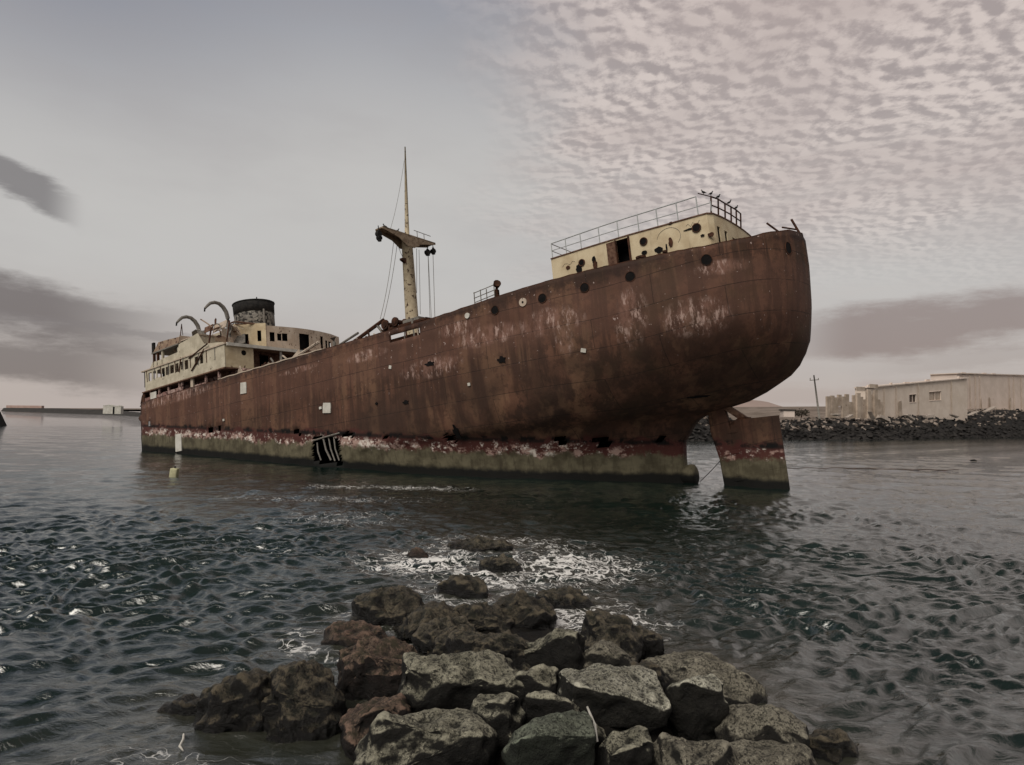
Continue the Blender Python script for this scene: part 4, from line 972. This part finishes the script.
# concrete slabs
M_con=mottled('broken_concrete',(.34,.29,.25),(.52,.45,.39),.8)
SL=[(880,415,190,6.5,1.9,.25,'pale broken concrete slab sloping down the riprap near the ruined wall'),(905,414,192,5.0,.8,.35,'long thin tilted concrete beam lying on the riprap'),(925,413,200,6.5,1.7,-.1,'wide flat pale concrete slab on the riprap below the small windows'),(868,412,185,4.0,.6,.9,'short steep concrete beam left of the sloping slab'),(950,413,212,5.0,1.2,.2,'pale block shaped slab at the middle of the riprap crest'),(968,411,222,7.0,.8,-.25,'long pale beam climbing to the right along the riprap crest'),(985,407,232,9.0,.9,-.3,'longest pale beam near the right end of the riprap crest'),(832,411,172,3.0,1.0,.1,'small pale slab on the left part of the riprap crest'),(845,413,176,3.0,.6,-.4,'little tilted slab left of the ruined wall foot')]
for px,py,Yd,ln,hh_,a,l in SL:
    X=(px-512)/667*Yd; hor=418+(px-512)*.01768; z=4+(hor-py)/667*Yd
    e_=Matrix.Rotation(R(28),4,'Z')@Matrix.Rotation(a,4,'Y')
    bm=bmesh.new(); vs=box(bm,-ln*.36,ln*.36,-.6,.6,-hh_/2*.5,hh_/2*.5,e_)
    for v in vs: v.co+=Vector((rn.uniform(-.3,.3),0,rn.uniform(-.15,.15)))
    o=link('concrete_slab',bm,M_con,None,loc=(X,Yd-2,z-.9)); bev(o,.08); tag(o,l,'concrete slab','broken concrete slabs on the riprap')
# buildings
M_wall=mottled('pale_plaster',(.74,.63,.53),(.84,.73,.63),.25,c3=(.55,.44,.36),t3=.64)
M_wall2=mottled('pinkish_plaster',(.70,.59,.51),(.80,.68,.60),.2,c3=(.52,.42,.35),t3=.66)
M_brick=mottled('stained_block_wall',(.40,.32,.25),(.60,.50,.41),.3,c3=(.24,.17,.13))
def wallbld(name,p0,p1,zb,zt0,zt1,depth,holes,matw,label,cat):
    e=empty(name,(p0[0],p0[1],zb)); d=Vector((p1[0]-p0[0],p1[1]-p0[1],0)); L=d.length; d.normalize(); nr=Vector((-d.y,d.x,0))
    bm=bmesh.new()
    def P(u,v): return d*u+Vector((0,0,v*(zt0+(zt1-zt0)*u/L-zb)))
    holed(bm,P,frange(0,L,6),[0,.5,1.0],holes); w=link('front_wall',bm,matw,e); solid(w,.3)
    rg_=random.Random(len(holes)*7+int(L)); u=1.0
    while u<L-3:      # broken parapet blocks, downpipes and patches of fallen render
        wd=rg_.uniform(1.0,4.5); hh_=rg_.uniform(.3,1.3); zt=(zt0+(zt1-zt0)*u/L)-zb
        if rg_.random()<.45:
            bm=bmesh.new(); prism(bm,[d*u+Vector((0,0,zt-.3)),d*(u+wd)+Vector((0,0,zt-.3)),d*(u+wd)+Vector((0,0,zt+hh_)),d*(u+.2)+Vector((0,0,zt+hh_*.8))],nr*.5); link('parapet_block',bm,M_wall2,e)
        if rg_.random()<.18:
            bm=bmesh.new(); prism(bm,[P(u,.25)-nr*.33,P(u+wd*.7,.22)-nr*.33,P(u+wd*.6,rg_.uniform(.35,.7))-nr*.33,P(u+.3,rg_.uniform(.3,.6))-nr*.33],nr*.05); link('bare_block_patch',bm,M_brick,e)
        if rg_.random()<.25: tubeo('downpipe',[P(u,.2)-nr*.45,P(u,.97)-nr*.45],.13,M_brick,e,5)
        u+=wd+rg_.uniform(.3,2.5)
    bm=bmesh.new()
    for u,zt in ((0,zt0),(L,zt1)):
        a=d*u; quad(bm,a,a+nr*depth,a+nr*depth+Vector((0,0,zt-zb)),a+Vector((0,0,zt-zb)))
    a=nr*depth; quad(bm,a,a+d*L,a+d*L+Vector((0,0,zt1-zb)),a+Vector((0,0,zt0-zb))); link('side_wall',bm,matw,e)
    bm=bmesh.new(); o_=Vector((0,0,.02)); 
    prism(bm,[d*-.6-nr*.6+Vector((0,0,zt0-zb)),d*(L+.6)-nr*.6+Vector((0,0,zt1-zb)),d*(L+.6)+nr*depth+Vector((0,0,zt1-zb)),d*-.6+nr*depth+Vector((0,0,zt0-zb))],(0,0,.35)); link('roof',bm,M_wall2,e)
    for h in holes:
        bm=bmesh.new(); u0,u1=h[0],h[1]; q=nr*.35
        quad(bm,P(u0,h[2])+q,P(u1,h[2])+q,P(u1,h[3])+q,P(u0,h[3])+q); f=link('window',bm,M_brick if u1-u0>6 else M_dark2,e)
        bm=bmesh.new()
        for zz in (h[2],h[3]): tube(bm,[P(u0,zz)-nr*.05,P(u1,zz)-nr*.05],.14,4)
        tube(bm,[P((u0+u1)/2,h[2])+nr*.1,P((u0+u1)/2,h[3])+nr*.1],.12,4); link('window_frame',bm,M_wall2,f)
    tag(e,label,cat); return e
M_dark2=mottled('shaded_opening',(.10,.075,.06),(.16,.12,.10),.5)
wallbld('warehouse',(108,203),(166,243),3.5,15.0,21.4,3.5,[(27,31.5,.56,.75),(41,49.5,.58,.78)],M_wall,'long pale warehouse with sloping roof line and two dark windows above the riprap','warehouse')
wallbld('flat_roofed_building',(178,266),(256,318),3,24.8,28.5,10,[(2.5,4,.40,.55)],M_wall2,'pale flat roofed building at the right edge of the shore','building')
# dark eave of right building
# ruined wall with pillars
e=empty('ruined_wall',(84,178,5.6)); d=Vector((.86,.51,0)).normalized()
bm=bmesh.new(); rn=random.Random(11); u=0
tops=[6.6,6.9,6.4,7.3,6.8,7.6,5.2,7.4,7.8,7.0,6.2,8.4,7.9,8.7,6.4,5.6]
k=0
while u<26:
    w_=1.45; h_=tops[k%16]*.86; box(bm,u,u+w_,-.25,.25,0 if k%5!=3 else 3.2,h_,Matrix(((d.x,-d.y,0,0),(d.y,d.x,0,0),(0,0,1,0),(0,0,0,1)))); u+=w_+ (.12 if k%3 else .35); k+=1
link('wall_panel',bm,M_brick,e)
for q in (13.4,18.5,21.6):
    bm=bmesh.new(); box(bm,q-.8,q+.8,-.8,-.3,0,8.2 if q>13.5 else 7,Matrix(((d.x,-d.y,0,0),(d.y,d.x,0,0),(0,0,1,0),(0,0,0,1)))); link('pillar',bm,M_brick,e)
for q,h_ in ((14,7.6),(20.2,8.6)):
    bm=bmesh.new(); box(bm,q-2,q+2,-1.0,-.82,h_,h_+1.1,Matrix(((d.x,-d.y,0,0),(d.y,d.x,0,0),(0,0,1,0),(0,0,0,1)))); link('lintel',bm,M_brick,e)
tag(e,'ruined brownish wall with broken pillars in front of the pale warehouse','ruin')
# low shore shed and dark shrub left of the pole
def shrub(x,y,z,s,label):
    e=empty('shrub',(x,y,z)); rn=random.Random(int(x)); bm=bmesh.new()
    for k in range(320):
        th=rn.uniform(0,6.28); r_=rn.random()**.5*s; h=rn.uniform(.1,1)*s*(1.2-.5*r_/s); c=Vector((r_*math.cos(th),r_*math.sin(th),h)); a=Vector((rn.uniform(-1,1),rn.uniform(-1,1),rn.uniform(-1,1)))*.22*s; b2=Vector((rn.uniform(-1,1),rn.uniform(-1,1),rn.uniform(-1,1)))*.2*s
        bm.faces.new([bm.verts.new(c),bm.verts.new(c+a),bm.verts.new(c+b2)])
    link('foliage',bm,mottled('dry_dark_leaves',(.03,.026,.018),(.06,.05,.035),2),e)
    bm=bmesh.new(); tube(bm,[(0,0,-.3),(.1,0,.6*s)],[.15,.06],6); link('stem',bm,M_rust,e); tag(e,label,'shrub')
shrub(69.5,160,5.6,1.8,'small dark bushy shrub on the rubble left of the pole')
# utility pole
e=empty('utility_pole',(75.2,163,5.2)); bm=bmesh.new(); tube(bm,[(0,0,0),(-1.3,0,10.6)],[.28,.16],8); link('pole',bm,M_steel,e,smooth=True)
bm=bmesh.new(); tube(bm,[(-2.3,0,9.3),(-.1,0,9.5)],.1,6); link('crossarm',bm,M_steel,e)
bm=bmesh.new()
for q in (-2.2,-.2): tube(bm,[(q,0,9.4),(q,0,9.9)],.1,6)
link('insulator',bm,M_steel,e); tag(e,'slender grey leaning utility pole with crossarm on the right shore','pole')
# small dark cabin behind rudder
e=empty('shed',(65.3,158,5.4)); bm=bmesh.new(); box(bm,-1.3,1.3,-1,1,0,1.5); link('wall',bm,M_wall2,e); bm=bmesh.new(); box(bm,-1.6,1.6,-1.2,1.2,1.5,1.75); link('roof',bm,M_black,e); tag(e,'tiny shed with dark roof on the shore just right of the rudder','shed')
# far hills, distance haze baked into their colours
M_hill=mottled('hazy_hills',(.44,.36,.32),(.52,.43,.385),.002,bs=0,bd=.01)
M_hill2=mottled('hazy_pale_hills',(.36,.275,.24),(.40,.31,.275),.002,bs=0)
def hills(name,Yd,pts,mat,label):
    bm=bmesh.new(); prev=None
    for i in range(0,len(pts)-1):
        (x0,h0),(x1,h1)=pts[i],pts[i+1]
        for k in range(12):
            t=k/12; t2=t*t*(3-2*t); x=x0+(x1-x0)*t; h=h0+(h1-h0)*t2+4*math.sin(x*.013)+3*math.sin(x*.037)
            cur=[bm.verts.new((x,Yd-900,-5)),bm.verts.new((x,Yd-300,max(0,h*.6))),bm.verts.new((x,Yd,max(1,h))),bm.verts.new((x,Yd+1500,-5))]
            if prev:
                for a in range(3): bm.faces.new((prev[a],cur[a],cur[a+1],prev[a+1]))
            prev=cur
    tag(link(name,bm,mat,smooth=True),label,'hill',kind='structure')
hills('far_hill',4200,[(300,20),(700,30),(1050,60),(1280,95),(1460,148),(1600,130),(1800,85),(2050,62),(2600,110),(3400,160),(4400,120),(6000,60)],M_hill2,'pale hazy volcano cone beyond the right shore')
hills('near_hill',2800,[(600,20),(900,30),(1080,45),(1250,62),(1400,44),(1700,60),(2300,70),(3200,50),(4200,20)],M_hill,'low hazy brown hills beyond the right shore')

# ================================================================== left breakwater
M_bw=mottled('dark_breakwater_stone',(.03,.028,.027),(.06,.055,.05),.3)
M_bwp=mottled('pink_wall',(.40,.27,.23),(.50,.36,.31),.05)
bm=bmesh.new(); prev=None; rn=random.Random(3)
BW=[(-1010,1330),(-700,1020),(-420,720),(-230,440),(-150,290),(-122,238),(-90,190),(-60,165)]
for i in range(len(BW)-1):
    for k in range(26):
        t=k/26; x=BW[i][0]+(BW[i+1][0]-BW[i][0])*t; y=BW[i][1]+(BW[i+1][1]-BW[i][1])*t
        yy=math.hypot(x,y); h=2.9+3.6*ss(500,1300,yy)+rn.uniform(-.25,.25); w_=5+3*ss(400,1200,yy)
        cur=[bm.verts.new((x-1,y-w_,-1)),bm.verts.new((x,y-w_*.45+rn.uniform(-.6,.6),h*.75)),bm.verts.new((x,y-w_*.2,h)),bm.verts.new((x,y+w_*.6,h)),bm.verts.new((x,y+w_*1.6,-1))]
        if prev:
            for a in range(4): bm.faces.new((prev[a],cur[a],cur[a+1],prev[a+1]))
        prev=cur
tag(link('breakwater',bm,M_bw),'long dark stone breakwater on the left horizon running behind the wreck','breakwater')
bm=bmesh.new(); prism(bm,[(-1005,1328,3),(-760,1080,3),(-760,1080,10.5),(-1005,1328,11.5)],(0,6,0)); tag(link('harbour_wall',bm,M_bwp),'faded pink wall at the far left end of the breakwater','wall')
for (px,w_,h_,l) in ((112.5,2.6,3.6,'larger white hut on the dark breakwater, left of its two neighbours'),(118.5,.9,3.2,'narrow white post like hut on the breakwater between its neighbours'),(122.5,.9,3.4,'rightmost narrow white hut on the breakwater')):
    Yd=300; X=(px-512)/667*Yd; e=empty('white_hut',(X,Yd-1,2.7)); bm=bmesh.new(); box(bm,-w_,w_,-1,1,0,h_); link('wall',bm,M_white,e); bm=bmesh.new(); prism(bm,[(-w_-.15,-1.1,h_),(w_+.15,-1.1,h_),(0,-1.1,h_+.5)],(0,2.2,0)); link('roof',bm,M_white,e); tag(e,l,'hut','white huts on the breakwater')
# dark sloping concrete end at the left frame edge
bm=bmesh.new(); prism(bm,[(-125.7,158,-.5),(-122.0,158,-.5),(-124.2,158,3.6),(-126.2,158,4.6),(-130,158,4.6),(-130,158,-.5)],(-.5,5,0)); o=link('moored_barge',bm,M_black); bev(o,.2)
tag(o,'black sloping bow of a moored barge at the left picture edge','barge')

# ================================================================== sky, sun, camera
w=bpy.data.worlds.new('World'); scene.world=w; w.use_nodes=True; nt=w.node_tree; nt.nodes.clear()
out=nd(nt,'ShaderNodeOutputWorld'); bg=nd(nt,'ShaderNodeBackground'); nt.links.new(bg.outputs[0],out.inputs[0])
sky=nd(nt,'ShaderNodeTexSky',sky_type='NISHITA'); sky.sun_disc=False
SUN_EL=R(48); SUN_AZ=R(-148)     # veiled sun high behind the left shoulder, measured from +Y toward +X
sky.sun_elevation=SUN_EL; sky.sun_rotation=SUN_AZ; sky.dust_density=3; sky.air_density=1.0
dirv=coords(nt,'Generated'); x,y,z=xyz(nt,dirv)
hl=(x*x+y*y).sqrt().max(1e-4); el=z/hl; 
az=x._m('ARCTAN2',y)
zc=z.max(0.0)+.12
px_=x/zc; py_=y/zc
pv=comb(nt,px_,py_,0.0)
# base veil gradient
g1=el.step(.0,.22); g2=el.step(.33,.75)
c=mix(nt,g1,(.50,.435,.40),(.55,.535,.515))
c=mix(nt,g2,c,(.27,.285,.335))
right=az.step(-.05,.45)
c=mix(nt,(right*g2)*.9,c,(.54,.44,.40))
left=az.step(-.2,-.65)
c=mix(nt,(left*el.step(.25,.6))*.65,c,(.205,.22,.275))
# soft large variation
lv=noi(nt,comb(nt,az*1.6,el*4.0,0.0),1.6,5,.55); c=mix(nt,lv.step(.40,.75)*.30,c,(.36,.335,.335))
# altocumulus ripples upper right
wv=nd(nt,'ShaderNodeTexNoise'); wv.inputs['Scale'].default_value=2.2; wv.inputs['Detail'].default_value=3; nt.links.new(pv,wv.inputs['Vector'])
wa=nd(nt,'ShaderNodeVectorMath',operation='MULTIPLY_ADD'); nt.links.new(wv.outputs['Color'],wa.inputs[0]); wa.inputs[1].default_value=(.10,.10,0); nt.links.new(pv,wa.inputs[2])
def puff(off):
    v=mapping(nt,wa.outputs[0],(1,1,1),off)
    vo=nd(nt,'ShaderNodeTexVoronoi',feature='SMOOTH_F1'); vo.inputs['Scale'].default_value=24; vo.inputs['Smoothness'].default_value=.55; nt.links.new(v,vo.inputs['Vector'])
    vb=nd(nt,'ShaderNodeTexVoronoi',feature='SMOOTH_F1'); vb.inputs['Scale'].default_value=10.5; vb.inputs['Smoothness'].default_value=.7; nt.links.new(v,vb.inputs['Vector'])
    return S(nt,vo.outputs['Distance'])*-.65-S(nt,vb.outputs['Distance'])*.7+noi(nt,v,26,5,.62)*1.05
pa=puff((0,0,0)); pb=puff((.007,-.016,0))
rel=pb-pa
big=noi(nt,wa.outputs[0],2.4,4,.6)
mk=((az+ (el-.45)*.30+ (noi(nt,pv,1.6,6,.62)-.5)*.55).step(-.12,.20))*((el+(noi(nt,comb(nt,az*2,el*5,2.0),1.5,4)-.5)*.15).step(.14,.34))
cl=mix(nt,rel.step(-.26,.22),(.38,.32,.305),(.72,.62,.57))
cl=mix(nt,big.step(.36,.66)*.55,cl,(.46,.38,.355))
c=mix(nt,mk*.8,c,cl)
# faint streaky sheet in the middle right
st=noi(nt,comb(nt,az*3.0,(el-az*.08)*30.0,1.0),1.0,5,.6)
c=mix(nt,(az.step(-.15,.2)*el.step(.12,.2)*el.step(.45,.32)*st.step(.45,.7))*.35,c,(.56,.51,.48))
# dark cloud bars (left pair, small left, right one)
def bar(az0,el0,slope,th,aa,ab,amt,colr,seed):
    global c
    n=noi(nt,comb(nt,az*2.6,el*9.0,seed),1.7,9,.66)
    line=(el-el0-(az-az0)*slope)+(n-.5)*.085
    f=(line+(noi(nt,comb(nt,az*5.0,el*34.0,seed),1.0,6,.6)-.5)*.022).abs().step(th,th*.35)*az.step(*aa)*az.step(*ab)
    c=mix(nt,f*amt,c,colr)
bar(-.60,.118,-.16,.042,(-1.2,-.8),(-.42,-.62),.85,(.155,.130,.125),1.0)
bar(-.60,.056,-.02,.036,(-1.3,-.8),(-.45,-.60),.80,(.185,.158,.150),4.0)
bar(-.52,.100,-.13,.012,(-1.2,-.8),(-.36,-.5),.45,(.22,.195,.19),4.4)
bar(-.635,.275,-.45,.026,(-1.0,-.8),(-.575,-.625),.75,(.165,.150,.150),7.0)
bar(.53,.128,.07,.040,(.36,.48),(.80,.64),.75,(.255,.190,.172),9.0)
bar(.66,.085,.05,.020,(.45,.6),(1.0,.8),.30,(.30,.245,.225),11.0)
bar(.42,.04,.02,.02,(.25,.4),(1.0,.7),.35,(.42,.335,.30),12.0)
c=mix(nt,z.step(.56,.80)*.94,c,(.022,.021,.020))  # unseen sky overhead darkened, to deepen the wave troughs
c=mix(nt,y.step(.15,-.5)*.62,c,(.10,.10,.105))  # unseen sky behind the camera dimmed, to darken faces turned this way
# below the horizon keep a dull tone
c=mix(nt,el.step(.0,-.05),c,(.10,.10,.10))
# physical sky underneath, thin veil shows through
skyS=nd(nt,'ShaderNodeMix',data_type='RGBA',blend_type='MULTIPLY'); skyS.inputs[0].default_value=1
nt.links.new(sky.outputs[0],skyS.inputs[6]); skyS.inputs[7].default_value=(.06,.06,.06,1)
c=mix(nt,.92,skyS.outputs[2],c)
nt.links.new(c,bg.inputs['Color']); bg.inputs['Strength'].default_value=1.03

sd=bpy.data.lights.new('sun','SUN'); sd.energy=2.3; sd.angle=R(42); sd.color=(1,.93,.84)
so=bpy.data.objects.new('sun',sd); col.objects.link(so)
dv=Vector((math.sin(SUN_AZ)*math.cos(SUN_EL),math.cos(SUN_AZ)*math.cos(SUN_EL),math.sin(SUN_EL)))
so.rotation_euler=dv.to_track_quat('Z','Y').to_euler()
sky.sun_rotation=math.atan2(dv.x,dv.y)

cam=bpy.data.cameras.new('camera'); cam.sensor_width=36; cam.lens=667/1024*36; cam.clip_end=30000; cam.clip_start=.1
co=bpy.data.objects.new('camera',cam); col.objects.link(co); scene.camera=co
pitch=math.atan(35.5/667); roll=R(1.01)
fwd=Vector((0,math.cos(pitch),math.sin(pitch))); up0=Vector((0,-math.sin(pitch),math.cos(pitch))); r0=Vector((1,0,0))
r_=r0*math.cos(roll)+up0*math.sin(roll); up=up0*math.cos(roll)-r0*math.sin(roll)
co.matrix_world=Matrix(((r_.x,up.x,-fwd.x,0),(r_.y,up.y,-fwd.y,0),(r_.z,up.z,-fwd.z,4.0),(0,0,0,1)))
scene.view_settings.view_transform='Standard'; scene.view_settings.look='None'; scene.view_settings.exposure=0
scene.render.resolution_x=1024; scene.render.resolution_y=765
